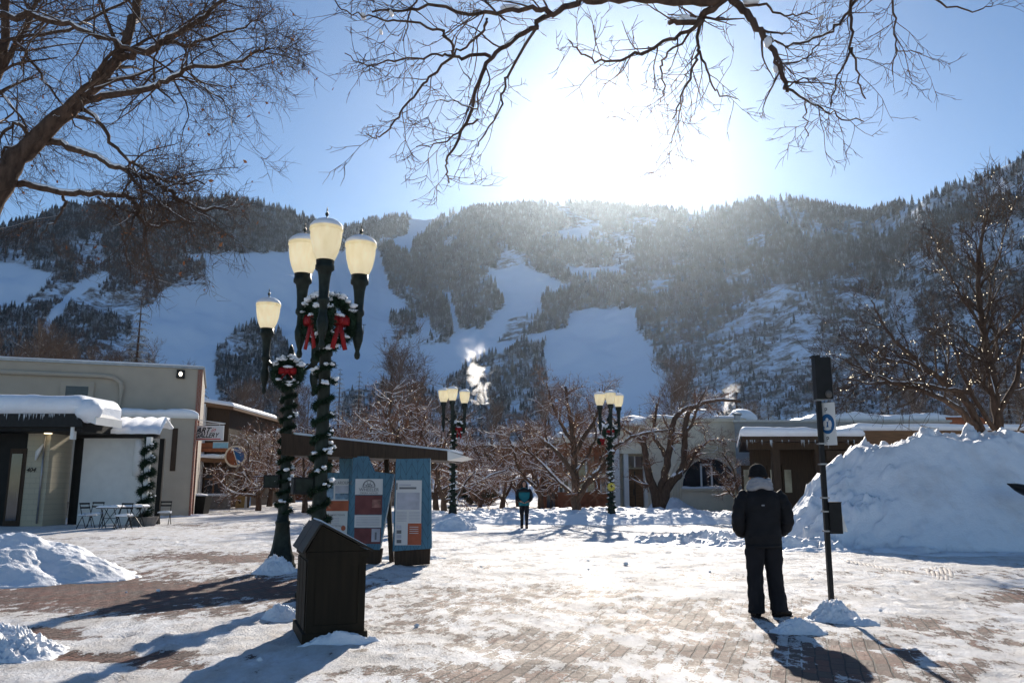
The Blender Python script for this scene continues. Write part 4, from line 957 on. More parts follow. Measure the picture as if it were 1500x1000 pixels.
# near lamp: one arm toward the camera, two behind left and right
L1 = make_lamp([(R(-84), .03), (R(158), 0), (R(22), -.02)], hp=4.24, R_=.46); L1.location = D1
L1['label'] = 'nearest street lamp, three big globes above red bows, rising behind the trash bin'; L1['group'] = GL
D2 = G(411, 831)
L2 = make_lamp([(R(196), 0), (R(-2), -.03)], hp=4.12, R_=.47); L2.location = D2
L2['label'] = 'second street lamp wrapped in garland, one small globe showing at the far left'; L2['group'] = GL
L3 = make_lamp([(R(200), 0), (R(-95), .03), (R(20), -.02)], hp=4.65, R_=.47); D3 = G(663, 764); L3.location = D3
L3['label'] = 'far left lamp of the two distant ones, right of the kiosk, bow seen sideways'; L3['group'] = GL
D4 = G(896, 764); L4 = dup(L3, D4, R(5), 'far right lamp of the two distant ones, with a round yellow sign on its post', group=GL); L4.scale = (1, 1, .97)
tall = lambda z: rad_post(z)
garland('snow clotted fir garland wound round the nearest lamp post', D1, .9, 3.8, tall, 3, 7)
garland('snow clotted fir garland wound round the second lamp post', D2, 1.0, 3.35, tall, 5, 7)
garland('fir garland on the far left lamp post', D3, .5, 3.6, tall, 7, 8, 700); garland('fir garland on the far right lamp post', D4, .5, 3.4, tall, 9, 8, 700)
wreath('snowy wreath with long red tails on the left face of the nearest lamp', D1+[-.1, -.13, 3.86], R(-42), .29, 1, .34)
wreath('snowy wreath with long red tails on the right face of the nearest lamp', D1+[.14, -.1, 3.86], R(48), .29, 2, .34)
wreath('snow capped wreath with broad red bow on the second lamp', D2+[.02, -.2, 3.62], R(6), .24, 3, .08)
wreath('snowy wreath seen side on with red bow on the far left lamp', D3+[.16, -.12, 3.9], R(40), .26, 4, .3)
wreath('snowy wreath with red bow facing the plaza on the far right lamp', D4+[0, -.16, 3.75], 0, .26, 5, .12)
mb = MB(); bw = wreath('small red bow trailing left of the far right lamp', D4+[-.42, -.05, 3.4], R(60), .08, 6, .12)
# boxes strapped to posts
def strapbox(label, loc, rz=0):
    t = thing('utility_box', label, 'utility box', loc, rz); b_ = MB(); b_.box((0, 0, 0), (.3, .2, .24)); b_.build('case', MT['black'], t)
    l_ = MB(); l_.box((0, -.105, .0), (.24, .012, .18)); l_.build('lid', MT['iron'], t); s_ = MB(); s_.box((.19, 0, 0), (.1, .06, .05)); s_.build('bracket', MT['iron'], t); return t
strapbox('dark box strapped to the left side of the second lamp post', D2+[-.22, -.02, 1.58], 0)
strapbox('dark box strapped to the left side of the nearest lamp post', D1+[-.24, 0, 1.5], R(25))
t = thing('round_sign', 'round yellow sign on the far right lamp post', 'sign', D4+[0, -.14, 1.45]); q = MB()
an = np.linspace(0, 6.283, 25)[:-1]; q.prism([(.17*math.cos(a), .17*math.sin(a)) for a in an], -.01, .01); q.build('disc', simple('yellow', (.6, .5, .08), .5, .1), t)
q = MB(); q.box((0, -.015, .02), (.03, .008, .14)); q.box((0, -.0155, .03), (.11, .008, .03)); q.build('symbol', MT['black'], t)
t = thing('hanging_lantern', 'little dark lantern hanging from the nearest lamp wreath', 'lantern', P(486, 507, D1[1])); q = MB(); q.lathe([(0, .1), (.02, .1), (.045, .07), (.045, -.04), (.02, -.05), (0, -.05)], k=10); q.build('case', MT['black'], t, True)
q = MB(); q.tube([(0, 0, .1), (0, 0, .22)], .004, 5); q.tube([(.0, 0, -.05), (.0, 0, -.1)], .006, 5); q.build('hook', MT['black'], t)

# ---------------------------------------------------------------- trash bin
bA = G(446, 944); bA[2] = 0; binrz = R(20)
t = thing('trash_bin', 'brown wooden trash bin with peaked metal lid in the left foreground', 'trash bin', bA, binrz)
BM = simple('bin_paint', (.022, .016, .009), .75, .25, 3, bmp=.2, stretch=(6, 6, .5))
BW, BD, BH = .565, .92, .86
q = MB(); q.bb(0, BW, 0, BD, .02, BH); q.build('body', BM, t)
q = MB()
for x0 in (.0, BW-.07): q.bb(x0, x0+.07, -.012, 0, .1, BH-.06)
q.bb(.07, BW-.07, -.012, 0, BH-.14, BH-.06); q.bb(.07, BW-.07, -.012, 0, .1, .17)
for y0 in (.04, .33, .62): q.bb(-.012, 0, y0, y0+.26, .12, BH-.09)
q.build('panelling', BM, t)
q = MB(); q.bb(-.03, BW+.03, -.03, BD+.03, .0, .1); q.build('plinth', BM, t)
q = MB(); q.bb(-.025, BW+.025, -.025, BD+.025, BH-.06, BH); q.build('rim', BM, t)
q = MB(); q.prism([(-.02, BH+.003), (BW+.02, BH+.003), (.115, BH+.255)], -.02, BD+.02); q.build('gable', BM, t)
LM = simple('bin_lid', (.04, .034, .028), .5, .2, 6, metal=.3, bmp=.05)
def slab(mb, p0, p1, y0, y1, th):
    d = np.array([p1[0]-p0[0], p1[1]-p0[1]]); nn = np.array([-d[1], d[0]])/np.linalg.norm(d)*th
    if nn[1] < 0: nn = -nn
    mb.prism([p0, p1, (p1[0]+nn[0], p1[1]+nn[1]), (p0[0]+nn[0], p0[1]+nn[1])], y0, y1)
q = MB(); slab(q, (-.05, BH-.01), (.112, BH+.262), -.05, BD*.5-.01, .02); slab(q, (-.05, BH-.01), (.112, BH+.262), BD*.5+.01, BD+.05, .02); q.build('hatch', LM, t)
q = MB(); slab(q, (.118, BH+.262), (BW+.06, BH-.005), -.05, BD+.05, .02); q.build('lid', LM, t)
q = MB(); slab(q, (.14, BH+.282), (BW+.05, BH+.02), .3, BD+.04, .014); q.build('snow', MT['snow'], t)
x, y = G(510, 945)[:2]
t2 = mound('snow_heap', 'crust of snow along the front foot of the trash bin', bA[0]+.32, bA[1]+.05, .42, .09, .13, rz=binrz, res=50, seed=33, rough=.25, fine=.15)

# ---------------------------------------------------------------- signpost
b0 = G(1219, 896); t = thing('signpost', 'dark steel signpost with edge on signs and a brochure box beside the standing man', 'signpost', b0)
def at_(px, py): return P(px, py, b0[1])-b0
q = MB(); q.beam((0, 0, -.1), (at_(1195, 527)[0], 0, at_(1195, 527)[2]), .055, .055); q.build('pole', MT['black'], t)
tilt = at_(1195, 527)[0]/at_(1195, 527)[2]
def px_(z): return tilt*z
z1, z2 = at_(1205, 585)[2], at_(1205, 524)[2]
q = MB(); q.box((px_((z1+z2)/2)+.06, -.01, (z1+z2)/2), (.2, .12, z2-z1)); q.box((px_(z2)-.01, 0, z2+.012), (.1, .1, .024)); q.build('sign_case', MT['black'], t)
q = MB(); q.box((px_((z1+z2)/2)+.163, -.03, (z1+z2)/2), (.006, .1, z2-z1-.02)); q.blob((px_(z1)+.1, -.09, z1+.06), (.045, .04, .05), 8, 6); q.build('case_face', simple('sign_back', (.12, .11, .1), .4, .2, 4), t)
z3, z4 = at_(1210, 652)[2], at_(1210, 590)[2]; zc = (z3+z4)/2; sx_ = px_(zc)+.085
t_s = thing('', '', '') if False else None
pl = MB(); ry2 = R(-28)
M2 = np.array(Matrix.Rotation(R(-52), 3, 'Z'))
pl.box((sx_, -.03, zc), (.22, .008, z4-z3), M=M2); sp_ = pl.build('sign_plate', MT['white'], t)
u = np.array([math.cos(R(-52)), math.sin(R(-52)), 0]); nrm_ = np.array([u[1], -u[0], 0]); ctr = np.array([sx_, -.03, zc])+nrm_*.006
q = MB(); an = np.linspace(0, 6.283, 29)[:-1]; V = [ctr+u*.095*math.cos(a)+np.array([0, 0, .125*math.sin(a)]) for a in an]; q.add(V, [list(range(28))]); q.build('blue_disc', MT['blue'], sp_)
q = MB(); c2 = ctr+nrm_*.003
for (du, dz, ru, rz_) in ((0, .05, .02, .025), (-.03, .0, .025, .045), (.035, -.005, .025, .05), (0, -.06, .05, .02)):
    q.add([c2+u*(du+ru*math.cos(a))+np.array([0, 0, dz+rz_*math.sin(a)]) for a in an[::2]], [list(range(14))])
q.build('symbol', MT['white'], sp_)
text('P', .09, MT['black'], frame(ctr+np.array([0, 0, .14])-u*.03, u, (0, 0, 1)), sp_, sx=.9, ext=.001); text('P', .09, MT['black'], frame(ctr+np.array([0, 0, -.22])-u*.03, u, (0, 0, 1)), sp_, sx=.9, ext=.001)
z5, z6 = at_(1217, 781)[2], at_(1217, 736)[2]
q = MB(); q.box((px_(z5)+.1, 0, (z5+z6)/2), (.15, .12, z6-z5)); q.box((px_(z5)+.1, 0, z6+.006), (.16, .13, .012)); q.build('brochure_box', MT['black'], t)
q = MB(); q.add([(px_(z5)+.178, -.03, z5+.02), (px_(z5)+.25, -.02, z5+.02), (px_(z5)+.178, -.03, z6-.09), (px_(z5)+.178, .04, z5+.02), (px_(z5)+.25, .03, z5+.02), (px_(z5)+.178, .04, z6-.09)], [[0, 1, 2], [5, 4, 3]], [[0, 3, 4, 1], [1, 4, 5, 2], [2, 5, 3, 0]]); q.build('leaflet', MT['white'], t)
for zz in (z3+.02, z1-.01, z6+.06, (z5+z6)/2+.08, z5+.03, (z3+z6)/2+.12):
    q = MB(); q.box((px_(zz), 0, zz), (.085, .085, .018)); q.build('band', MT['metal'], t)

# ---------------------------------------------------------------- kiosk
m, nt, b = newmat('chevron_teal')
co = coords(nt); sx = nt.nodes.new('ShaderNodeSeparateXYZ'); L(nt, co, sx.inputs[0])
n = N(nt, 'ShaderNodeTexNoise', Scale=1.5, Detail=4.0); L(nt, co, n.inputs[0])
xx = math_(nt, 'DIVIDE', sx.outputs[0], .22); tri_ = math_(nt, 'ABSOLUTE', math_(nt, 'SUBTRACT', math_(nt, 'FRACT', xx), .5))
ln1 = math_(nt, 'LESS_THAN', math_(nt, 'FRACT', math_(nt, 'ADD', math_(nt, 'DIVIDE', sx.outputs[2], .24), math_(nt, 'MULTIPLY', tri_, 1.9))), .07)
ln2 = math_(nt, 'LESS_THAN', math_(nt, 'FRACT', math_(nt, 'MULTIPLY', xx, 2.0)), .05)
lf = math_(nt, 'MAXIMUM', ln1, ln2)
base = ramp(nt, n.outputs[0], [(.3, (.035, .12, .19)), (.7, (.06, .18, .26))])
L(nt, mixc(nt, lf, base, (.015, .05, .09)), b.inputs['Base Color']); b.inputs['Roughness'].default_value = .5
MT['teal'] = m
paper = simple('poster_paper', (.62, .61, .60), .5, .04, 2, bmp=0); maroon = simple('poster_maroon', (.16, .05, .05), .5, .25, 5, bmp=0)
rust = simple('poster_rust', (.38, .1, .05), .5, .2, 4, bmp=0); photo1 = simple('poster_photo', (.18, .27, .36), .5, .6, 9, bmp=0); inkg = simple('poster_ink', (.16, .16, .17), .6, .1, 4, bmp=0)
palep = simple('poster_pale', (.42, .42, .47), .5, .15, 7, bmp=0)
KD = 15.9
ko = G(560, 818); kr = thing('information_kiosk', 'teal information kiosk with posters under a long dark slanting roof', 'kiosk', (ko[0], KD, 0))
kb = np.array([ko[0], KD, 0])
def kp(px, py, d=KD): return P(px, py, d)-kb
def panel(name, poly, d, th=.16, mat='teal', parent=kr):
    v = [kp(x, y, d) for x, y in poly]; q = MB(); q.prism([(a[0], a[2]) for a in v], d-KD, d-KD+th); return q.build(name, MT[mat] if isinstance(mat, str) else mat, parent)
pA = panel('panel', [(466, 798), (514, 802), (516, 667), (497, 667), (497, 692), (466, 692)], 16.3)
pB = panel('panel', [(512, 803), (556, 805), (577, 694), (548, 690), (538, 668), (517, 668)], 15.95)
pC = panel('panel', [(575, 807), (632, 803), (630, 671), (580, 672)], 15.7)
panel('plinth', [(500, 824), (557, 826), (560, 803), (498, 801)], 16.0, .14, 'darkwood'); panel('plinth', [(578, 830), (629, 826), (630, 803), (577, 805)], 15.75, .13, 'darkwood'); panel('plinth', [(468, 822), (512, 822), (512, 800), (468, 798)], 16.36, .1, 'darkwood')
def rect(name, x0, y0, x1, y1, d, mat, parent, off=0.0):
    a = kp(x0, y1, d); b_ = kp(x1, y0, d); q = MB(); q.bb(a[0], b_[0], d-KD-.006-off, d-KD-off, a[2], b_[2]); return q.build(name, mat, parent)
def ktxt(body, px, py, hpx, d, mat, parent, off, align='LEFT', sx=1.0, shear=0):
    s_ = hpx*d/FPX/.7; p = kp(px, py, d); M = frame((p[0], d-KD-off-.002, p[2]), (1, 0, 0), (0, 0, 1)); return text(body, s_, mat, M, parent, 'lettering', align, .001, sx, shear)
d = 16.3
o = rect('poster', 470, 701, 511, 797, d, paper, pA); rect('photograph', 471, 711, 489, 731, d, photo1, o, .007); rect('photograph', 491, 711, 511, 721, d, palep, o, .007); rect('photograph', 491, 722, 511, 731, d, photo1, o, .007)
rect('colour_band', 470, 733, 511, 748, d, rust, o, .007); rect('colour_band', 471, 784, 511, 797, d, photo1, o, .007)
ktxt('GETTING AROUND', 471, 709, 4.6, d, inkg, o, .008, sx=.78)
ktxt('AROUND TOWN', 478, 755, 2.4, d, inkg, o, .008); ktxt('AROUND THE VALLEY', 478, 771, 2.2, d, inkg, o, .008, sx=.8)
for cx, cy in ((473, 760), (503, 773)):
    c = kp(cx, cy, d); q = MB(); q.prism([(c[0]+.045*math.cos(a), c[2]+.05*math.sin(a)) for a in an], d-KD-.012, d-KD-.0075); q.build('round_badge', rust, o)
for k in range(5): rect('text_line', 482, 758+k*2.4, 497, 758.8+k*2.4, d, palep, o, .007)
d = 15.95
o = rect('poster', 520, 701, 561, 724, d, paper, pB); cc = kp(540.5, 712, d); q = MB()
for s_ in np.linspace(0, math.pi, 5)[:-1]: q.beam((cc[0], d-KD-.009, cc[2]), (cc[0]-.1*math.cos(s_+.39), d-KD-.009, cc[2]+.1*math.sin(s_+.39)), .004, .008)
t_ = np.linspace(0, math.pi, 16); q.tube(np.stack([cc[0]+.115*np.cos(t_), np.full(16, d-KD-.009), cc[2]+.115*np.sin(t_)], -1), .01, 5); q.tube(np.stack([cc[0]+.05*np.cos(t_), np.full(16, d-KD-.009), cc[2]+.05*np.sin(t_)], -1), .006, 5); q.box((cc[0], d-KD-.009, cc[2]-.01), (.25, .004, .012)); q.build('fan_emblem', inkg, o)
ktxt('WHEELER', 540.5, 719, 4.6, d, inkg, o, .008, 'CENTER', 1.0); ktxt('OPERA HOUSE', 540.5, 723, 2.4, d, inkg, o, .008, 'CENTER', 1.15)
o = rect('poster', 519.5, 725, 560, 753, d, maroon, pB); rect('photograph', 545, 731, 558, 743, d, simple('dim_photo', (.26, .12, .1), .5, .6, 8, bmp=0), o, .007)
o = rect('poster', 519, 754, 559, 772, d, paper, pB)
for k in range(6): rect('text_line', 522, 757+k*2.3, 556, 757.8+k*2.3, d, palep, o, .007)
o = rect('poster', 518.5, 773, 558, 796, d, maroon, pB); rect('photograph', 544, 774, 557, 793, d, palep, o, .007); rect('figure', 549, 779, 552, 790, d, inkg, o, .014)
d = 15.7
o = rect('poster', 578, 703, 618, 798, d, paper, pC); rect('heading_line', 585, 709, 602, 711, d, palep, o, .007); rect('heading_line', 585, 713, 610, 716, d, inkg, o, .007); rect('mark', 580.5, 707, 582.5, 717, d, inkg, o, .007)
rect('site_map', 581, 721, 615, 746, d, palep, o, .007)
for k in range(7):
    rect('text_line', 581, 749+k*2.2, 596, 749.8+k*2.2, d, palep, o, .007); rect('text_line', 599, 749+k*2.2, 615, 749.8+k*2.2, d, palep, o, .007)
rect('colour_block', 597, 766, 617.5, 797.5, d, rust, o, .007)
for k in range(4): rect('text_line', 600, 771+k*3, 613, 771.8+k*3, d, paper, o, .014)
for k in range(4): rect('small_picture', 581, 769+k*7, 588, 774+k*7, d, inkg if k % 2 else palep, o, .007)
c = kp(540, 761, 15.95); 
# slanting roof: thick dark fascia at the left tapering to a thin tip at right
q = MB(); f = [kp(412, 634, 14.9), kp(655, 660, 17.4), kp(655, 674, 17.4), kp(412, 666, 14.9)]
bk = [a+np.array([.25, 1.5, -.03]) for a in f]
v = np.array(f+bk); q.add(v, [[3, 2, 1, 0], [4, 5, 6, 7], [0, 1, 5, 4], [2, 3, 7, 6], [1, 2, 6, 5], [3, 0, 4, 7]]); q.build('roof', MT['darkwood'], kr)
q = MB(); e = [kp(655.5, 660, 17.4), kp(682, 668, 17.9), kp(655.5, 674, 17.4)]; v = np.array(e+[a+np.array([.1, 1.2, -.03]) for a in e]); q.add(v, [[2, 1, 0], [3, 4, 5]], [[0, 1, 4, 3], [1, 2, 5, 4], [2, 0, 3, 5]]); q.build('roof_tip', MT['white'], kr)
v = np.array([f[0]+[0, .05, .01], f[1]+[0, .05, .01], bk[1]+[0, 0, .01], bk[0]+[0, 0, .01]]); v[:2] = v[:2]+(v[[3, 2]]-v[:2])*.35; v2 = v+np.array([0, 0, .05]); q = MB(); q.add(np.r_[v, v2], [[0, 3, 2, 1], [4, 5, 6, 7], [0, 1, 5, 4], [1, 2, 6, 5], [2, 3, 7, 6], [3, 0, 4, 7]]); q.build('roof_snow', MT['snow'], kr)
q = MB(); a = kp(574, 822, 16.3); b_ = kp(566, 670, 16.9); q.beam((a[0], a[1], 0), (b_[0], b_[1], b_[2]), .09, .09); q.build('post', MT['darkwood'], kr)
q = MB(); a = kp(480, 818, 16.9); b_ = kp(484, 655, 16.6); q.beam((a[0], a[1], 0), b_, .09, .09); q.build('post', MT['darkwood'], kr)

# tyre marks pressed into the snow, right
q = MB(); r = np.random.default_rng(12)
for k in range(17):
    a = G(1232+k*6.2, 817+k*1.25); b_ = G(1238+k*6.2, 823+k*1.25); t_ = np.linspace(0, 1, 5)[:, None]; pts = a+(b_-a)*t_; pts[:, 2] = [-.02, .0, .006, .0, -.02]; q.tube(pts, .035*r.uniform(.7, 1.2), 6, sq=.35)
for k in range(6):
    pts = np.array([G(1357+k*6.5+4*math.sin(v_*2.2), 829+v_*22)+r.normal(0, .008, 3) for v_ in np.linspace(0, 1, 12)]); pts[:, 2] = np.minimum(.002, pts[:, 2]); pts[0, 2] = pts[-1, 2] = -.02; q.tube(pts, .034, 6, sq=.35)
tag(q.build('tyre_track', simple('tracked_snow', (.55, .49, .44), .7, .35, 12, bmp=.8, bd=.03), None, True), kind='structure')
# ---------------------------------------------------------------- buildings
def roofsnow(mb, x0, x1, y0, y1, z, h, wav=.12, seed=0, nx=40, ny=8, over=.12, dz=0.0, sh=0.0):
    # soft edged slab of snow, bulging over the front edge; dz: rise along x
    xs_ = np.linspace(0, 1, nx); sh2 = True
    prof = [(y0, -.02), (y0-over*.8, .15*h), (y0-over, .45*h), (y0-over*.6, .8*h), (y0+.1, h)]+[(y0+(y1-y0)*t, h) for t in np.linspace(.15, 1, ny)]
    V = []
    for (yy, hh) in prof:
        for t in xs_:
            e = min(1, min(t, 1-t)*nx/2.2+.25); w_ = 1+wav*(fbm(t*6+seed, yy*.4+seed, 3, seed)-.5)*4
            V.append([x0+(x1-x0)*t+(yy-y0)*sh*(1-t if sh2 else 1), yy, z+dz*t+hh*e**.5*w_])
    n = len(prof); i = np.arange(n-1)[:, None]*nx; j = np.arange(nx-1)[None, :]
    mb.add(V, np.stack([i+j, i+j+1, i+nx+j+1, i+nx+j], -1).reshape(-1, 4))
    V = np.array(V).reshape(n, nx, 3)
    for k, sgn in ((0, 1), (nx-1, -1)):
        c = V[:, k]; lo = c.copy(); lo[:, 2] = z+dz*(k > 0)-.03; m_ = len(c)
        q = [[a, a+1, m_+a+1, m_+a] if sgn > 0 else [a+1, a, m_+a, m_+a+1] for a in range(m_-1)]; mb.add(np.r_[c, lo], q)
    return mb
def zz(py, px, d): return P(px, py, d)[2]

def sbb(mb, x0, x1, y0, y1, z0, z1, sh):
    v = [(x0, y0, z0), (x1, y0, z0), (x1, y1, z0), (x0+(y1-y0)*sh, y1, z0)]; v = np.array(v+[(a, b, z1) for a, b, _ in v])
    return mb.add(v, [[3, 2, 1, 0], [4, 5, 6, 7], [0, 1, 5, 4], [1, 2, 6, 5], [2, 3, 7, 6], [3, 0, 4, 7]])
# two storey beige building, left
d = 42.0; xR = PX(286, d); zt = zz(541, 290, d)
t = thing('beige_building', 'two storey beige stucco building with a lit wall lamp, filling the left', 'building', (xR-6*math.cos(R(20)), d-6*math.sin(R(20)), 0)); o0 = list(t.location)
rz = R(20)
t.rotation_euler = (0, 0, rz)
W_ = 24
q = MB(); q.bb(6-W_, 6-.25, 0, 9, -.1, zt); q.build('wall', MT['beige'], t)
q = MB(); q.bb(6-.25, 6, -.06, 9, -.1, zt-.02); q.build('brick_end', MT['redbrick'], t)
q = MB(); q.bb(6-W_, 6+.08, -.1, 9.1, zt, zt+.12); q.build('parapet_cap', MT['metal'], t)
roofsnow(MB(), 6-W_, 6, -.02, 3, zt+.12, .1, .2, 3).build('roof_snow', MT['snow'], t, True)
def loc(px, py, dd): v = P(px, py, dd)-np.array(o0); c, s_ = math.cos(-rz), math.sin(-rz); return np.array([v[0]*c-v[1]*s_, v[0]*s_+v[1]*c, v[2]])
a0 = loc(-60, 548, 40); a1 = loc(165, 554, 41.2); a2 = loc(181, 566, 41.4); a3 = loc(181, 600, 41.4)
pts = [(a0[0], -.12, a1[2]), (a1[0]-.3, -.12, a1[2]), (a1[0]+.15, -.12, a1[2]-.06), (a2[0]-.06, -.12, a1[2]-.3), (a2[0], -.12, a1[2]-.6), (a2[0], -.12, a1[2]-1.9)]
q = MB(); q.tube(pts, .12, 10); q.build('relief_band', MT['beige'], t, True)
wl = loc(118, 575, 41)
q = MB(); q.bb(wl[0]-.75, wl[0]+.75, -.1, .0, wl[2]-.4, wl[2]+.42); fr = q.build('window', MT['beige'], t)
q = MB(); q.bb(wl[0]-.5, wl[0]+.5, -.115, -.1, wl[2]-.3, wl[2]+.2); q.build('pane', MT['glass'], fr)
q = MB()
for k in range(5): q.bb(wl[0]-.5, wl[0]+.5, -.13, -.116, wl[2]-.28+k*.1, wl[2]-.25+k*.1)
q.build('louvre', MT['darkwood'], fr)
wl = loc(265, 549, 41.8); q = MB(); q.bb(wl[0]-.2, wl[0]+.2, -.2, -.0, wl[2]-.22, wl[2]+.22); lm = q.build('wall_lamp', MT['black'], t)
q = MB(); q.blob((wl[0], -.22, wl[2]), (.09, .05, .12), 8, 6); q.build('bulb', emis('lamp_lit', (1, .9, .75), 2.5), lm, True)
# lower wing with wavy snow
dW = 40.4; x0, x1 = PX(120, dW), PX(279, dW); zw = zz(613, 280, dW)
t = thing('rear_wing', 'low beige wing with a long wavy snow roof in front of the two storey building', 'building', (x1-3*math.cos(R(20)), dW-3*math.sin(R(20)), 0)); t.rotation_euler = (0, 0, R(20))
q = MB(); q.bb(x0-x1+3, 3, 0, 1.4, -.1, zw); q.build('wall', MT['beige'], t)
q = MB(); q.bb(3, 3.1, -.05, 1.5, -.1, zw-.1); q.build('brick_end', MT['redbrick'], t)
q = MB(); q.bb(x0-x1+3, 3.15, -.1, 1.5, zw, zw+.1); q.build('fascia', MT['white'], t)
roofsnow(MB(), x0-x1+3, 3.15, -.05, 1.4, zw+.1, .36, .22, 5).build('roof_snow', MT['snow'], t, True)
q = MB(); q.bb(2.0, 2.25, -.05, -.0, zw-2.6, zw-.5); q.build('shutter', MT['darkwood'], t)

# front restaurant
dF = 30.0; zf0 = zz(632, 60, dF); zf1 = zz(609, 60, dF)
xc = PX(118, dF)
t = thing('cafe_building', 'cream block cafe with thick snow on its dark flat roof and 404 on its wall', 'building', (xc, dF, 0)); xo = xc
def fx(px, dd=dF): return PX(px, dd)-xo
q = MB(); q.bb(fx(10), fx(54, 30.4), 1.0, 1.3, -.1, zf0); q.build('block_wall', MT['block'], t)
q = MB(); q.bb(fx(54, 30.4)-.3, fx(54, 30.4), 1.3, 2.6, -.1, zf0); q.build('return_wall', MT['block'], t)
q = MB(); q.bb(fx(-160), fx(12), 1.05, 1.3, -.1, zf0); q.build('recess_shade_slab', MT['dark'], t)  # near-black slab in the wall plane, its colour stands in for shade
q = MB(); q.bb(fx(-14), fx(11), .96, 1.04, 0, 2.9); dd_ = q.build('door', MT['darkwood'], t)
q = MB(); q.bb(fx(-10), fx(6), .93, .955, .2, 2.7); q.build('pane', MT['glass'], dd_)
q = MB(); q.bb(fx(52), fx(112, 32), 2.4, 2.6, -.1, zf0); q.build('back_wall', MT['dark'], t)  # deep shade of the cafe recess is put into this near-black wall colour
q = MB(); q.bb(fx(90), fx(94), 2.32, 2.39, .9, 2.6); w_ = q.build('window', MT['white'], t); q = MB(); q.bb(fx(95), fx(106), 2.34, 2.38, .9, 2.6); q.build('pane', MT['glass'], w_)
q = MB(); q.bb(fx(-160), fx(118), -.3, 2.3, zf0, zf1); q.build('roof', MT['dark'], t)
q = MB(); q.bb(fx(-160), fx(120), -.42, -.3, zf0+.15, zf1+.05); q.build('fascia', MT['black'], t)
zs = zf1+.05
roofsnow(MB(), fx(-160), fx(124), -.36, 2.3, zs, .72, .06, 9, over=.3).build('roof_snow', MT['snow'], t, True)
q = MB(); q.blob((fx(124), -.2, zs+.12), (.5, .5, .42), 12, 8, j=.1); q.build('snow_cornice', MT['snow'], t, True)
q = MB(); q.prism([(fx(118), zf1-.15), (fx(140), zf1-.35), (fx(140), zf1-.05), (fx(118), zf1+.2)], -.4, 1.6); q.build('gutter', MT['white'], t)
q = MB(); q.bb(fx(103), fx(108), -.35, -.15, zz(640, 105, dF)-.1, zf1+.1); q.build('white_post', MT['white'], t)
c = P(72, 620, 30.8)-np.array([xo, dF, 0]); q = MB(); q.lathe([(.0, 0), (.14, .0), (.14, .03), (0, .03)], (c[0], .8, zf0-.03), 14); q.build('downlight', emis('downlight', (1, .8, .5), 2.0), t)
c = P(57, 662, 30.9)-np.array([xo, dF, 0]); q = MB(); q.tube([(c[0]-.1, .9, c[2]-.3), (c[0]-.03, .88, c[2]), (c[0]+.14, .9, c[2]+.32)], [.03, .09, .02], 8); q.build('wall_sconce', MT['white'], t, True)
c = P(38, 691, 31)-np.array([xo, dF, 0]); text('404', .24, MT['black'], frame((c[0], .985, c[2]), (1, 0, 0), (0, 0, 1)), t, ext=.01, shear=.3)
def icicles(x0, x1, y, z, n, parent, seed):
    r = np.random.default_rng(seed); q = MB()
    for _ in range(n):
        l_ = r.uniform(.06, .38)*r.uniform(.4, 1); q.lathe([(.0, -l_), (.012, -l_*.5), (.024, 0), (.026, .03)], (r.uniform(x0, x1), y, z), 6)
    q.build('icicles', MT['ice'], parent, True)['kind'] = 'stuff'
m_, nt_, b_i = newmat('ice'); b_i.inputs['Base Color'].default_value = (.8, .88, .95, 1); b_i.inputs['Roughness'].default_value = .1; b_i.inputs['Transmission Weight'].default_value = .6; MT['ice'] = m_
icicles(fx(-40), fx(118), -.44, zf1+.02, 34, t, 3)
q = MB(); q.tube([(fx(47, 30.4), .93, zf0), (fx(47, 30.4), .93, .1)], .035, 8); q.build('downpipe', MT['metal'], t, True)
# annex with the white screen
dA_ = 32.0; t = thing('patio_shelter', 'white walled patio shelter under a ribbed snowy awning beside the cafe', 'shelter', (PX(160, dA_), dA_, 0)); xo = PX(160, dA_)
za = zz(641, 160, dA_); zb = zz(614, 160, dA_+.8)
q = MB(); q.bb(fx(111, dA_), fx(203, dA_), .3, .4, .0, za); q.build('screen', MT['white'], t)
for a_, b_, y_ in ((104, 111, .28), (203, 212, .28), (221, 228, .5)):
    q = MB(); q.bb(fx(a_, dA_), fx(b_, dA_), y_, y_+.12, 0, za); q.build('post', MT['dark'], t)
q = MB(); q.bb(fx(100, dA_), fx(222, dA_), -.1, .45, za, za+.14); q.build('beam', MT['dark'], t)
V = []; n = 60
for yy, zq in ((-.12, za+.14), (-.14, za+.24), (0, za+.34), (.9, zb+.05), (1.0, zb-.4)):
    for k in range(n):
        u_ = k/(n-1); V.append([fx(112, dA_)+(fx(228, dA_)-fx(112, dA_))*u_, yy, zq+.06*abs(math.sin(u_*19))*(1 if zq > za+.2 else .3)])
i = np.arange(4)[:, None]*n; j = np.arange(n-1)[None, :]; q = MB(); q.add(V, np.stack([i+j, i+j+1, i+n+j+1, i+n+j], -1).reshape(-1, 4)); q.build('awning_snow', MT['snow'], t, True)
q = MB(); q.tube([(fx(228, dA_), -.1, za+.15), (fx(229, dA_), .4, zb), (fx(232, dA_), .9, zb-.35)], .06, 6); q.build('awning_end', MT['snow'], t)
q = MB(); q.lathe([(.0, -.75), (.13, -.7), (.16, -.4), (.16, .4), (.13, .7), (0, .75)], (0, 0, 0), 14); oo = q.build('wall_heater', MT['white'], t, True); c = P(199, 670, dA_)-np.array([xo, dA_, 0]); oo.location = (c[0], .12, c[2])
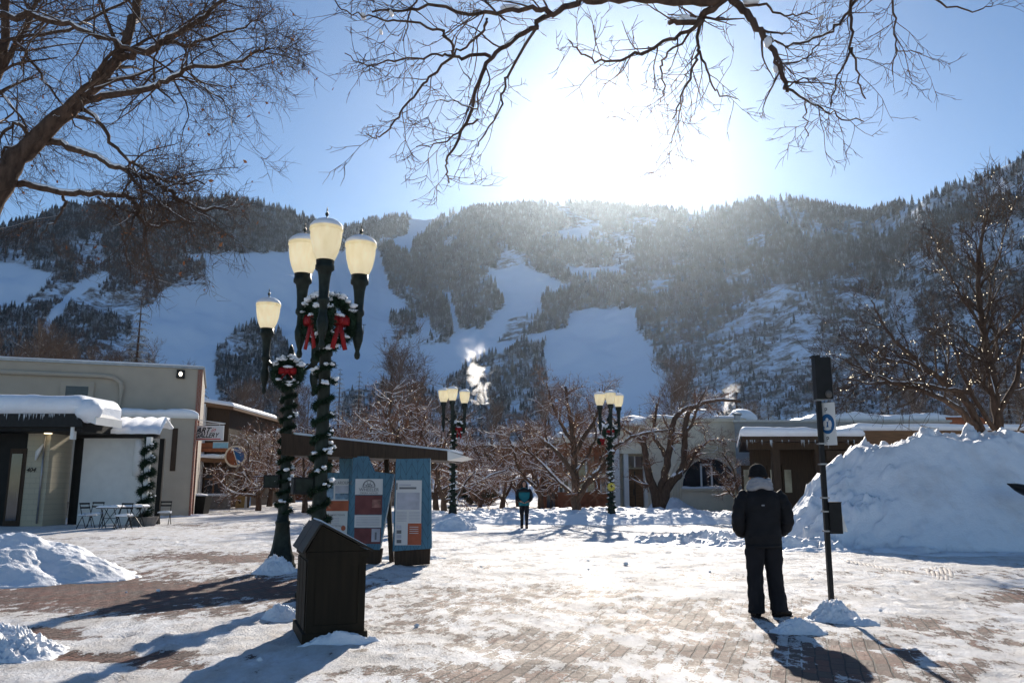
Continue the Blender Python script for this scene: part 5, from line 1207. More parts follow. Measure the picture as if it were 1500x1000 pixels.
# garlanded column
gc = G(214, 775); gc[1] = 31.2; gc[0] = PX(214, 31.2); za = zz(640, 214, 31.2)
t = thing('patio_column', 'white patio column at the corner of the shelter standing in a stone planter', 'column', gc); q = MB(); q.bb(-.09, .09, -.09, .09, 0, za); q.build('shaft', MT['white'], t); q = MB(); q.lathe([(.42, 0), (.5, .2), (.55, .34), (.4, .34)], k=14); q.build('planter', MT['stone'], t)
garland('thick snowy fir garland wound down the white patio column', gc, .35, za-.1, lambda z: np.interp(z, [0, 3], [.15, .12]), 17, 3.4, 1100, ln=.15, jit=.05)
def chair(label, px, py, rz):
    g_ = G(px, py); t = thing('bistro_chair', label, 'chair', g_, rz, 'bistro chairs on the snowy patio'); q = MB()
    for sx in (-.2, .2):
        q = MB(); q.tube([(sx, -.2, 0), (sx, .02, .45), (sx*.95, .2, .9)], .014, 5); q.build('leg', MT['black'], t); q = MB(); q.tube([(sx, .24, 0), (sx, .0, .44), (sx, -.18, .45)], .014, 5); q.build('leg', MT['black'], t)
    q = MB(); q.bb(-.22, .22, -.2, .2, .44, .465); q.build('seat', MT['black'], t)
    q = MB(); q.bb(-.21, .21, .15, .17, .84, .9); q.bb(-.21, .21, .12, .14, .7, .76); q.build('backrest', MT['black'], t)
    roofsnow(MB(), -.22, .22, -.2, .2, .466, .07, .15, 2, 10, 4, .02).build('snow', MT['snow'], t, True); return t
chair('black folding chair at the left end of the patio, side on', 126, 774, R(70)); chair('black folding chair against the white screen, second from the left', 139, 771, R(8))
chair('black folding chair with snowy seat before the right patio table', 180, 775, R(-5)); chair('black folding chair right of the garlanded column', 240, 768, R(180-170))
def table(label, px, py):
    g_ = G(px, py); t = thing('bistro_table', label, 'table', g_, 0, 'bistro tables on the snowy patio')
    for sx in (-.25, .25):
        q = MB(); q.tube([(sx, -.25, 0), (sx*.9, .25, .71)], .014, 5); q.build('leg', MT['black'], t); q = MB(); q.tube([(sx, .25, 0), (sx*.9, -.25, .71)], .014, 5); q.build('leg', MT['black'], t)
    q = MB(); q.tube([(-.25, 0, .36), (.25, 0, .36)], .01, 5); q.tube([(-.28, -.02, .0), (.22, -.02, .7)], .012, 5); q.tube([(.28, -.02, .0), (-.22, -.02, .7)], .012, 5); q.build('stretcher', MT['black'], t)
    q = MB(); q.bb(-.38, .38, -.33, .33, .71, .735); q.build('tabletop', MT['black'], t)
    roofsnow(MB(), -.37, .37, -.32, .32, .736, .08, .1, 4, 14, 4, .02).build('snow', MT['snow'], t, True)
table('black folding table left of the garlanded column', 197, 772); table('black folding table between the two left patio chairs and the middle one', 160, 774)
g_ = G(86, 763); t = thing('slatted_rack', 'small pale slatted rack standing in the dark cafe doorway', 'rack', g_, R(-12))
for sx in (-.28, .28): q = MB(); q.beam((sx, 0, 0), (sx*.9, .15, .82), .04, .04); q.build('rail', MT['aspenbark'], t)
for k in range(5): q = MB(); q.box((0, .03+.025*k, .12+.16*k), (.6, .06, .03)); q.build('slat', MT['aspenbark'], t)

# street of shops beyond
d = 56; t = thing('gallery_building', 'brown shop with white trim and deep eave down the street past the beige building', 'building', (PX(312, d), d, 0)); xo = PX(312, d)
zt = zz(590, 312, d)
q = MB(); q.bb(fx(285, d)-2, fx(330, d), 0, 14, 0, zt); q.build('wall', MT['darkwood'], t)
q = MB(); q.prism([(fx(285, d)-2, zt), (fx(338, d), zt-.5), (fx(338, d), zt-.3), (fx(285, d)-2, zt+.4)], -.4, 14); rf = q.build('roof', MT['wood'], t)
roofsnow(MB(), fx(285, d)-2, fx(338, d), -.3, 10, zt+.35, .3, .1, 3, dz=-.65).build('roof_snow', MT['snow'], rf, True)
q = MB(); q.bb(fx(292, d), fx(297, d), -.45, -.15, 0, zt-.1); q.build('white_column', MT['white'], t)
q = MB(); q.bb(fx(287, d), fx(291, d), -.3, -.1, 0, 3.4); q.build('blue_column', MT['blue'], t)
q = MB(); q.bb(fx(300, d), fx(328, d), -.05, -.001, .3, 2.8); w_ = q.build('window', MT['glass'], t); q = MB(); q.bb(fx(313, d)-.05, fx(313, d)+.05, -.09, -.051, .3, 2.8); q.bb(fx(300, d), fx(328, d), -.09, -.051, 1.9, 2.0); q.build('mullion', MT['wood'], w_)
q = MB(); q.prism([(fx(285, d), 3.1), (fx(348, d), 3.0), (fx(348, d), 3.2), (fx(285, d), 3.45)], -1.6, .0); pr = q.build('porch_roof', MT['wood'], t)
roofsnow(MB(), fx(300, d), fx(350, d), -1.5, -.1, 3.3, .3, .2, 6).build('roof_snow', MT['snow'], pr, True)
d = 53; q = None
t = thing('planter_wall', 'long low grey stone wall capped with snow outside the brown shop', 'wall', (PX(312, d), d, 0)); xo = PX(312, d); q = MB(); q.bb(fx(297, d), fx(335, d), 0, .6, 0, .85); q.build('masonry', MT['stone'], t); roofsnow(MB(), fx(297, d), fx(335, d), 0, .6, .85, .15, .2, 2).build('snow', MT['snow'], t, True)
d = 75; t = thing('far_shop', 'dark two tone shop far down the street behind the signs', 'building', (PX(345, d), d, 0)); xo = PX(345, d)
q = MB(); q.bb(fx(328, d), fx(362, d), 0, 8, 0, 4.2); q.build('wall', MT['dark'], t); q = MB(); q.bb(fx(326, d), fx(364, d), -.5, 8, 4.2, 4.5); q.build('roof', MT['wood'], t); roofsnow(MB(), fx(326, d), fx(364, d), -.4, 8, 4.5, .35, .2, 4).build('roof_snow', MT['snow'], t, True)
q = MB(); q.bb(fx(334, d), fx(343, d), -.06, -.001, .4, 2.6); q.build('window', MT['glass'], t); q = MB(); q.bb(fx(347, d), fx(358, d), -.06, -.001, .4, 2.6); q.build('window', MT['glass'], t)
# signs
d = 41.5; a = P(285, 623, d); b_ = P(327, 645, d); t = thing('gallery_sign', 'white hanging sign in dark and red brush lettering beside the beige building', 'sign', ((a[0]+b_[0])/2, d, b_[2])); w = b_[0]-a[0]; h = a[2]-b_[2]
q = MB(); q.bb(-w/2, w/2, -.04, .04, 0, h); q.build('board', MT['white'], t)
rd = simple('sign_red', (.5, .05, .03), .5, .1)
text('ART', .38, MT['black'], frame((-w/2+.1, -.045, h*.52), (1, .0, .0), (0, 0, 1)), t, ext=.004, shear=.4, bold=.008); text('in', .34, rd, frame((w*.06, -.045, h*.55), (1, 0, .1), (0, 0, 1)), t, ext=.004, shear=.5)
text('GALLERY', .34, MT['black'], frame((-w/2+.06, -.045, h*.2), (1, 0, 0), (0, 0, 1)), t, ext=.004, shear=.4, sx=.85, bold=.006); q = MB(); q.bb(-w*.45, w*.42, -.046, -.041, h*.06, h*.13); q.build('underline', rd, t)
q = MB(); q.tube([(-w/2-.1, 0, h+.32), (w/2+.05, 0, h+.1)], .03, 6); q.tube([(-w/2-.1, 0, h+.1), (w/2, 0, h+.08)], .02, 5); q.tube([(-w*.3, 0, h), (-w*.3, 0, h+.2)], .012, 5); q.tube([(w*.35, 0, h), (w*.35, 0, h+.12)], .012, 5); q.build('bracket', MT['white'], t)
d = 54; a = P(345, 668, d); t = thing('round_sign', 'round shop sign, half blue and half orange, hanging under the porch', 'sign', a)
a8 = np.linspace(0, 6.283, 25)[:-1]; q = MB(); q.prism([(.72*math.cos(x), .72*math.sin(x)) for x in a8], -.05, .05); q.build('rim', MT['cream'], t); q = MB(); q.prism([(.6*math.cos(x), .6*math.sin(x)) for x in np.linspace(-1.2, 1.9, 13)], -.06, -.052); q.build('blue_half', MT['blue'], t); q = MB(); q.prism([(.6*math.cos(x), .6*math.sin(x)) for x in np.linspace(2.0, 5.0, 13)], -.06, -.052); q.build('orange_half', MT['orange'], t)
a = P(323, 652, d); t = thing('blue_sign', 'small pale blue board sign above the round sign', 'sign', a); q = MB(); q.bb(-.5, .5, -.03, .03, -.18, .18); q.build('board', simple('pale_blue', (.25, .5, .65), .5, .1), t); q = MB(); q.bb(-.5, .5, -.035, .035, .18, .22); q.build('edge', MT['white'], t)
a = P(310, 655, 55); t = thing('wooden_sign', 'long dark red board sign under the porch eave', 'sign', a); q = MB(); q.bb(-1.0, 1.0, -.04, .04, -.3, .3); q.build('board', MT['orange'], t); q = MB(); q.bb(-1.0, 1.0, -.05, -.041, -.05, .0); q.build('stripe', MT['darkwood'], t)
d = 60; a = P(352, 663, d); t = thing('hanging_sign', 'dark hanging sign with pale capitals above the rack of cards', 'sign', a); q = MB(); q.bb(-.95, .95, -.04, .04, -.35, .35); q.build('board', MT['black'], t); text("IL SO", .5, MT['white'], frame((0, -.045, -.18), (1, 0, 0), (0, 0, 1)), t, align='CENTER', ext=.004)
a = P(350, 700, d); t = thing('menu_rack', 'dark outdoor rack of cards with flowers below the hanging sign', 'rack', (a[0], d, 0)); q = MB(); q.bb(-.85, .85, -.05, .05, .9, 3.0); q.build('frame', MT['black'], t)
for k in range(9): q = MB(); q.bb(-.8, .8, -.09, -.051, 1.05+k*.21, 1.08+k*.21); q.build('shelf', MT['metal'], t)
q = MB(); q.bb(-.9, .9, -.2, .2, 0, .8); q.build('base', MT['blue'], t)
for px, py, lab, s_ in ((290, 752, 'dark tapered planter at the corner of the beige building', 1.0), (299, 741, 'smaller dark planter box behind the corner planter', .75)):
    g_ = G(px, py); t = thing('planter', lab, 'planter', g_); q = MB(); V = [(-.42, -.4, 0), (.42, -.4, 0), (.42, .4, 0), (-.42, .4, 0), (-.55, -.5, .95), (.55, -.5, .95), (.55, .5, .95), (-.55, .5, .95)]; V = [tuple(s_*np.array(v)) for v in V]
    q.add(V, [[3, 2, 1, 0], [4, 5, 6, 7], [0, 1, 5, 4], [1, 2, 6, 5], [2, 3, 7, 6], [3, 0, 4, 7]]); q.build('box', MT['dark'], t); q = MB(); q.blob((0, 0, .97*s_), (.5*s_, .45*s_, .12), 10, 6, j=.1); q.build('snow', MT['snow'], t, True)
g_ = G(353, 744); t = thing('sandwich_board', 'tan sandwich board standing on the snowy street', 'sign', g_); q = MB(); q.prism([(-.3, 0), (.3, 0), (.3, 1.0), (-.3, 1.0)], -.3, -.27, M=Matrix.Rotation(R(-8), 4, 'X')); q.build('front_board', simple('tan_board', (.3, .19, .07), .7, .15), t)
q = MB(); q.prism([(-.3, 0), (.3, 0), (.3, 1.0), (-.3, 1.0)], .25, .28, M=Matrix.Rotation(R(8), 4, 'X')); q.build('back_board', MT['white'], t)
q = MB(); q.bb(-.05, .05, -.3, -.27, .3, .6); q.bb(-.1, -.06, -.3, -.27, .35, .65); q.build('emblem', MT['darkwood'], t)

# ---- centre: facades across the mall
d = 50.0
t = thing('arch_building', 'cream stucco building with a big arched window and snow humps on its roof', 'building', (PX(1020, d), d, 0)); xo = PX(1020, d)
zt = zz(618, 1020, d); x0, x1 = fx(952, d), fx(1095, d)
cx = fx(1041, d); zc = zz(712, 1041, d)-.3; ra = 1.72; zsill = zz(717, 1041, d)
# wall with arched opening
an_ = np.linspace(0, math.pi, 25); arc = [(cx+ra*math.cos(a), zsill+.15+1.05*ra*math.sin(a)) for a in an_]
q = MB(); top = zt
V = []; Fq = []
for k, (ax, azv) in enumerate(arc): V += [(ax, 0, azv), (ax, 0, top)]
Fq = [[2*k, 2*k+1, 2*k+3, 2*k+2] for k in range(len(arc)-1)]; q.add(V, Fq)
q.add([(x0, 0, 0), (cx-ra, 0, 0), (cx-ra, 0, top), (x0, 0, top)], [[0, 1, 2, 3]]); q.add([(cx+ra, 0, 0), (x1, 0, 0), (x1, 0, top), (cx+ra, 0, top)], [[0, 1, 2, 3]]); q.add([(cx-ra, 0, 0), (cx+ra, 0, 0), (cx+ra, 0, zsill+.15), (cx-ra, 0, zsill+.15)], [[0, 1, 2, 3]])
q.bb(x0, x1, .6, 9, 0, top-.01); q.bb(x0, x0+.01, 0, .6, 0, top)
q.build('wall', MT['cream'], t)
q = MB()
for k in range(5):
    r_ = ra+.12+.17*k; pts = [(cx+r_*math.cos(a), -.03-.02*(k % 2), zsill+.15+1.05*r_*math.sin(a)) for a in an_]; pts = [(cx+r_, -.03, 0.3)]+pts+[(cx-r_, -.03, .3)] if k == 0 else pts+[(cx-r_, -.03, .2)]; q.tube(pts, .055, 6)
q.build('arch_moulding', MT['cream'], t, True)
q = MB(); q.add([(a, .3, z) for a, z in arc], [list(range(25))]); w_ = q.build('window', MT['glass'], t)
q = MB(); q.tube([(a, .22, z) for a, z in arc], .06, 5); q.bb(cx-.55, cx-.45, .2, .28, zsill+.1, zsill+1.55); q.bb(cx+.1, cx+.2, .2, .28, zsill+.1, zsill+1.55); q.bb(cx-.55, cx+.2, .2, .28, zsill+1.5, zsill+1.6); q.build('mullion', MT['white'], w_)
q = MB(); q.bb(cx-ra-.15, cx+ra+.15, -.2, .15, zsill-.05, zsill+.06); s_ = q.build('sill', MT['cream'], w_); roofsnow(MB(), cx-ra-.1, cx+ra+.1, -.18, .2, zsill+.06, .16, .2, 7).build('snow', MT['snow'], w_, True)
q = MB(); q.bb(x0-.1, x1+.1, -.12, 9, top, top+.2); q.build('parapet', MT['cream'], t)
q = MB()
for k in range(4): q.bb(x0+.15+k*.28, x0+.2+k*.28, -.05, 0, .2, top-.4)
q.build('pilaster_grooves', MT['cream'], t)
roofsnow(MB(), x0, x1, -.05, 8, top+.2, .22, .2, 11).build('roof_snow', MT['snow'], t, True)
for px, w2 in ((1036, 1.25), (1100, .9)):
    q = MB(); q.blob((fx(px, d), 1.2, top+.3), (w2, 1.0, .62), 16, 10, j=.04); q.build('snow_hump', MT['snow'], t, True)
# brown door building
d = 50.6; t = thing('storefront', 'grey trimmed storefront with brown wooden doors left of the arched window', 'building', (PX(920, d), d, 0)); xo = PX(920, d); x0, x1 = fx(900, d), fx(952, d); zt = zz(622, 920, d)
q = MB(); q.bb(x0, x1, .8, 8, 0, zt); q.build('wall', MT['cream'], t)
q = MB(); q.bb(x0, x0+.35, 0, .8, 0, zt); q.build('column', MT['white'], t); q = MB(); q.bb(fx(915, d), fx(915, d)+.3, .2, .8, 0, zz(662, 920, d)); q.build('column', MT['white'], t); q = MB(); q.bb(x1-.3, x1, .2, .8, 0, zt-.4); q.build('column', MT['white'], t)
q = MB(); q.bb(x0+.35, x1-.3, .1, .8, zz(664, 920, d), zt-.4); q.build('fascia', MT['cream'], t)
q = MB(); q.bb(fx(918, d), x1-.3, .7, .79, 0, zz(686, 920, d)); dd_ = q.build('door', MT['wood'], t); q = MB(); q.bb(fx(932, d), fx(933, d), .66, .69, 0, 2.4); q.bb(fx(930, d), fx(931, d), .6, .69, .9, 1.3); q.build('handle', MT['black'], dd_)
q = MB(); q.bb(fx(922, d), fx(944, d), .7, .79, zz(684, 920, d), zz(667, 920, d)); w_ = q.build('transom', MT['glass'], t); q = MB(); q.bb(fx(932, d), fx(934, d), .66, .699, zz(684, 920, d), zz(667, 920, d)); q.build('mullion', MT['white'], w_)
roofsnow(MB(), x0-.3, x1+.2, -.1, 7, zt, .4, .2, 14).build('roof_snow', MT['snow'], t, True); q = MB(); q.blob((fx(935, d), 1.5, zt+.25), (1.0, 1.0, .45), 14, 9, j=.05); q.build('snow_hump', MT['snow'], t, True)
d = 51; t = thing('brick_storefront', 'red brown storefront with tall windows behind the far right lamp', 'building', (PX(860, d), d, 0)); xo = PX(860, d); x0, x1 = fx(818, d), fx(899, d); zt = zz(648, 860, d)
q = MB(); q.bb(x0, x1, .6, 7, 0, zt); q.build('wall', MT['orange'], t); q = MB(); q.bb(x0, x1, .2, .6, 0, 1.1); q.build('dado', MT['orange'], t)
for k, (a, b_) in enumerate(((820, 832), (848, 872), (882, 897))):
    q = MB(); q.bb(fx(a, d), fx(b_, d), .5, .59, 1.1 if k else .1, zz(668, 860, d)); w_ = q.build('window' if k else 'door', MT['glass'], t); q = MB(); m_ = (fx(a, d)+fx(b_, d))/2
    q.bb(m_-.05, m_+.05, .45, .49, 1.1 if k else .1, zz(668, 860, d)); q.bb(fx(a, d), fx(b_, d), .45, .49, 1.95, 2.02); q.bb(fx(a, d)-.06, fx(a, d), .42, .58, .2, zz(668, 860, d)); q.build('mullion', MT['white'], w_)
q = MB(); q.bb(fx(833, d), fx(846, d), .3, .6, 1.15, zt-.3); q.build('pier', MT['cream'], t)
q = MB(); q.bb(x0-.2, x1+.1, -.1, 7, zt, zt+.3); q.build('cornice', MT['cream'], t); roofsnow(MB(), x0-.2, x1+.1, -.05, 7, zt+.3, .35, .2, 15).build('roof_snow', MT['snow'], t, True)
d = 52; t = thing('corner_shop', 'dark fronted corner shop with glass doors right of the walking woman', 'building', (PX(808, d), d, 0)); xo = PX(808, d); x0, x1 = fx(796, d), fx(817, d); zt = zz(655, 808, d)
q = MB(); q.bb(x0, x1, .4, 8, 0, zt); q.build('wall', MT['orange'], t); q = MB(); q.bb(fx(801, d), fx(813, d), .3, .39, .1, 2.6); w_ = q.build('door', MT['glass'], t); q = MB(); q.bb(fx(807, d)-.04, fx(807, d)+.04, .25, .29, .1, 2.6); q.build('mullion', MT['darkwood'], w_)
q = MB(); q.bb(x0-.3, x1+.1, 0, 8, zt, zt+.25); q.build('roof', MT['wood'], t); roofsnow(MB(), x0-.3, x1+.1, .05, 8, zt+.25, .4, .2, 16).build('roof_snow', MT['snow'], t, True)
# dark bush, street building far
g_ = G(703, 727); t = thing('clipped_bush', 'rounded dark evergreen bush under a cap of snow far down the mall', 'bush', (PX(704, 66), 66, 0)); r = np.random.default_rng(5); a = r.uniform(0, 6.28, 1500); z_ = r.uniform(0, 1, 1500); rr_ = np.sqrt(1-(z_*2-1)**2*.8)
c = np.stack([1.5*rr_*np.cos(a), 1.3*rr_*np.sin(a), .1+2.2*z_], -1); q = MB(); needles(q, c, c/2-[0, 0, .6], 5, .22, r, .02); q.blob((0, 0, 1.2), (1.4, 1.2, 1.15), 14, 9, j=.08); q.build('foliage', MT['green'], t)['kind'] = 'stuff'
q = MB(); q.bb(-1.4, 1.2, -1, 1, 2.4, 2.65); q.blob((0, 0, 2.5), (1.6, 1.2, .35), 14, 8, j=.1); q.build('snow_cap', MT['snow'], t, True)
for px, d, w2, pyt, lab, mt in ((726, 105, 9, 655, 'long brown building far behind the walking woman', 'wood'), (655, 100, 8, 668, 'low grey building far off behind the kiosk end', 'stone'), (600, 95, 9, 655, 'low building hidden behind the thicket left of the far left lamp', 'wood'), (430, 85, 8, 668, 'low building behind the two garlanded lamp posts', 'orange')):
    t = thing('distant_building', lab, 'building', (PX(px, d), d, 0)); zt = zz(pyt, px, d); q = MB(); q.bb(-w2/2, w2/2, 0, 6, 0, zt); q.build('wall', MT[mt], t); q = MB(); q.bb(-w2/2-.3, w2/2+.3, -.4, 6.3, zt, zt+.2); q.build('roof', MT['dark'], t); roofsnow(MB(), -w2/2-.3, w2/2+.3, -.35, 6, zt+.2, .5, .1, int(px)).build('roof_snow', MT['snow'], t, True)
    for k in range(3): q = MB(); q.bb(-w2/2+1+k*w2/3.2, -w2/2+2+k*w2/3.2, -.05, -.001, .8, 2.2); q.build('window', MT['glass'], t)

# ---- right: low wood fronted building
d = 34.0; t = thing('wood_building', 'long low building with snow covered flat roof and brown timber fascia behind the snow pile', 'building', (PX(1250, d), d, 0)); xo = PX(1250, d)
zl = zz(640, 1100, d); zr = zz(651, 1400, d)
sh_ = math.tan(math.atan2(PX(1100, d), d)); q = MB(); sbb(q, fx(1100, d)+2.4*sh_, fx(1268, d), 2.4, 10, 0, zl-.25, sh_); q.build('wall', MT['darkwood'], t)
q = MB(); q.bb(fx(1268, d), fx(1640, d), 1.2, 10, 0, zz(652, 1400, d)); q.build('side_wall', MT['dark'], t)
q = MB(); sbb(q, fx(1085, d), fx(1262, d), -.6, 10, zl-.22, zl+.02, sh_*.9); q.build('roof', MT['darkwood'], t)
q = MB(); q.bb(fx(1100, d), fx(1262, d), .2, .45, zl-.5, zl-.22); q.build('beam', MT['darkwood'], t)
roofsnow(MB(), fx(1085, d)-.1, fx(1262, d), -.6, 10, zl+.02, .34, .16, 21, 60, sh=sh_*.9).build('roof_snow', MT['snow'], t, True)
zf = zz(651, 1380, d); zg = zz(629, 1380, d)
q = MB(); q.bb(fx(1262, d), fx(1640, d), .3, .55, zf, zg); q.build('timber_fascia', MT['wood'], t)
q = MB(); q.bb(fx(1262, d), fx(1640, d), .55, 10, zf, zg-.05); q.build('roof', MT['darkwood'], t)
roofsnow(MB(), fx(1262, d), fx(1640, d), .3, 10, zg, .28, .12, 22, 80).build('roof_snow', MT['snow'], t, True)
icicles(fx(1088, d), fx(1255, d), -.62, zl-.18, 26, t, 5)
for px in (1142, 1205, 1262): q = MB(); x_ = fx(px, d); q.bb(x_-.15, x_+.15, .2, .5, 0, zl-.5); q.build('post', MT['darkwood'], t)
for a, b_ in ((1152, 1166), (1174, 1190), (1110, 1136)):
    q = MB(); q.bb(fx(a, d), fx(b_, d), 2.3, 2.39, .2, 2.4); w_ = q.build('door' if a < 1180 else 'window', MT['darkwood'], t); q = MB(); q.bb(fx(a, d)+.08, fx(b_, d)-.08, 2.25, 2.29, 1.2, 2.2); q.build('pane', simple('painted_reflection_pane', (.3, .28, .2), .2, .5, 1.5, bmp=0, spec=.6), w_)  # the panes' pale colour stands in for window reflections
q = MB(); q.bb(fx(1215, d), fx(1258, d), .1, .3, zl-1.0, zl-.55); q.build('sign_board', MT['darkwood'], t)
# roofs behind
d = 48; t = thing('grey_building', 'plain grey flat topped building behind the man, seen over the low roof', 'building', (PX(1130, d), d, 0)); xo = PX(1130, d); zt = zz(618, 1130, d); q = MB(); sbb(q, fx(1080, d), fx(1400, d), 0, 10, 0, zt, .3); q.build('wall', simple('grey_wall', (.3, .31, .31), .9, .08, 1), t); q = MB(); sbb(q, fx(1080, d)-.1, fx(1400, d)+.1, -.1, 10, zt, zt+.12, .3); q.build('parapet', MT['metal'], t); q = MB(); q.lathe([(.2, 0), (.2, .35), (.3, .4), (.3, .5), (0, .55)], (fx(1092, d), 1, zt+.12), 12); q.build('roof_vent', MT['metal'], t)
roofsnow(MB(), fx(1200, d), fx(1400, d), .5, 8, zt+.12, .5, .3, 31).build('roof_snow', MT['snow'], t, True)
d = 60; t = thing('red_gable_building', 'rusty red roofed building glimpsed through the lit tree', 'building', (PX(1395, d), d, 0)); q = MB(); q.bb(-4, 4, 0, 6, 0, 5.2); q.build('wall', MT['wood'], t); q = MB(); q.prism([(-4.4, 5.1), (4.4, 5.1), (2.5, 6.5), (-2.5, 6.5)], -.3, 6); q.build('roof', MT['orange'], t); roofsnow(MB(), -2.4, 2.4, .3, 5, 6.45, .25, .2, 3).build('roof_snow', MT['snow'], t, True)
# unidentified dark shape at right edge, modelled as a tapering tube
c = P(1475, 708, 19.0); e = P(1530, 728, 19.2); t = thing('dark_edge_shape', 'unidentified dark tapering shape poking into the picture at the right edge before the snow pile', 'branch', c); v = e-c
q = MB(); k_ = np.linspace(0, 1, 9); q.tube(np.array([v*x for x in k_]), [.01, .06, .11, .14, .16, .17, .17, .17, .17], 9, sq=.8); q.build('wood', MT['black'], t, True); q = MB(); q.blob(v*.2+[0, -.06, .1], (.05, .04, .03), 7, 5); q.build('snow', MT['snow'], t, True)
# chairlift towers on the run
def lift(px, py):
    # find where the sight line meets the terrain
    k = np.argmin((proj(XM, YM, Hh)[0]-px)**2+(proj(XM, YM, Hh)[1]-py)**2 + 1e6*(tt[:, None] > 1)); x, y, z = XM.ravel()[k], YM.ravel()[k], Hh.ravel()[k]
    t = thing('lift_tower', 'x', 'chairlift tower', (x, y, z)); q = MB(); q.lathe([(.35, -1), (.25, 9)], k=8); q.build('mast', MT['black'], t); q = MB(); q.box((0, 0, 8.6), (4.5, .4, .4)); q.build('crossarm', MT['black'], t); return t
for px, py, lab in ((525, 478, 'upper chairlift tower on the ski run right of the nearest lamp'), (534, 489, 'middle chairlift tower on the ski run right of the nearest lamp'), (562, 508, 'lowest chairlift tower on the ski run above the thicket')):
    tag(lift(px, py), lab, None, 'chairlift towers on the ski run')

# ---------------------------------------------------------------- steam
def steam(name, label, px, py0, py1, d, wpx, dens, seed, bend):
    m, nt, b = newmat('steam'); nt.nodes.remove(b)
    h = 1.2*(P(px, py1, d)[2]-P(px, py0, d)[2]); w = wpx*d/FPX
    pv = nt.nodes.new('ShaderNodeVolumePrincipled'); pv.inputs['Color'].default_value = (.99, .99, 1, 1); pv.inputs['Anisotropy'].default_value = .6
    co = coords(nt, (1, 1, 1)); n = N(nt, 'ShaderNodeTexNoise', Scale=2.6/w, Detail=6.0, Roughness=.62, Distortion=.6); L(nt, co, n.inputs[0])
    n2 = N(nt, 'ShaderNodeTexNoise', Scale=1.3/w, Detail=2.0); L(nt, co, n2.inputs[0])
    sp = nt.nodes.new('ShaderNodeSeparateXYZ'); L(nt, co, sp.inputs[0])
    tz_ = math_(nt, 'DIVIDE', sp.outputs[2], h)
    xc_ = math_(nt, 'MULTIPLY', math_(nt, 'SUBTRACT', n2.outputs[0], .5), w*.9)
    xc_ = math_(nt, 'ADD', xc_, math_(nt, 'MULTIPLY', tz_, bend*w))
    dx_ = math_(nt, 'SUBTRACT', sp.outputs[0], xc_)
    rad_ = math_(nt, 'MULTIPLY_ADD', tz_, w*.22, w*.22)
    rd_ = math_(nt, 'DIVIDE', math_(nt, 'SQRT', math_(nt, 'ADD', math_(nt, 'MULTIPLY', dx_, dx_), math_(nt, 'MULTIPLY', sp.outputs[1], sp.outputs[1]))), rad_)
    v = math_(nt, 'SUBTRACT', math_(nt, 'SUBTRACT', 1.15, rd_), math_(nt, 'MULTIPLY', math_(nt, 'SUBTRACT', .62, n.outputs[0]), 5.6))
    v = math_(nt, 'MULTIPLY', math_(nt, 'MULTIPLY', v, dens, clamp=False), math_(nt, 'SUBTRACT', 1.25, tz_), clamp=False); v = math_(nt, 'MULTIPLY', math_(nt, 'MAXIMUM', v, 0.0), math_(nt, 'MINIMUM', math_(nt, 'MULTIPLY', math_(nt, 'SUBTRACT', 1.0, tz_), 2.2), 1.0))
    L(nt, v, pv.inputs['Density']); L(nt, pv.outputs[0], nt.nodes['Material Output'].inputs['Volume'])
    c = P(px, py0, d); q = MB(); q.bb(-w*.8, w*.8, -w*.55, w*.55, 0, h*1.05); o = q.build(name, m); o.location = c; tag(o, label, 'steam'); o.visible_shadow = True; return o
steam('steam_plume', 'tall white steam plume rising between the far left lamp and the ski run', 708, 592, 510, 88, 60, 2.6, 2, -.3)
steam('steam_plume', 'small wisp of white steam beside the spruces left of the man', 1062, 606, 568, 92, 40, 2.0, 5, .3)
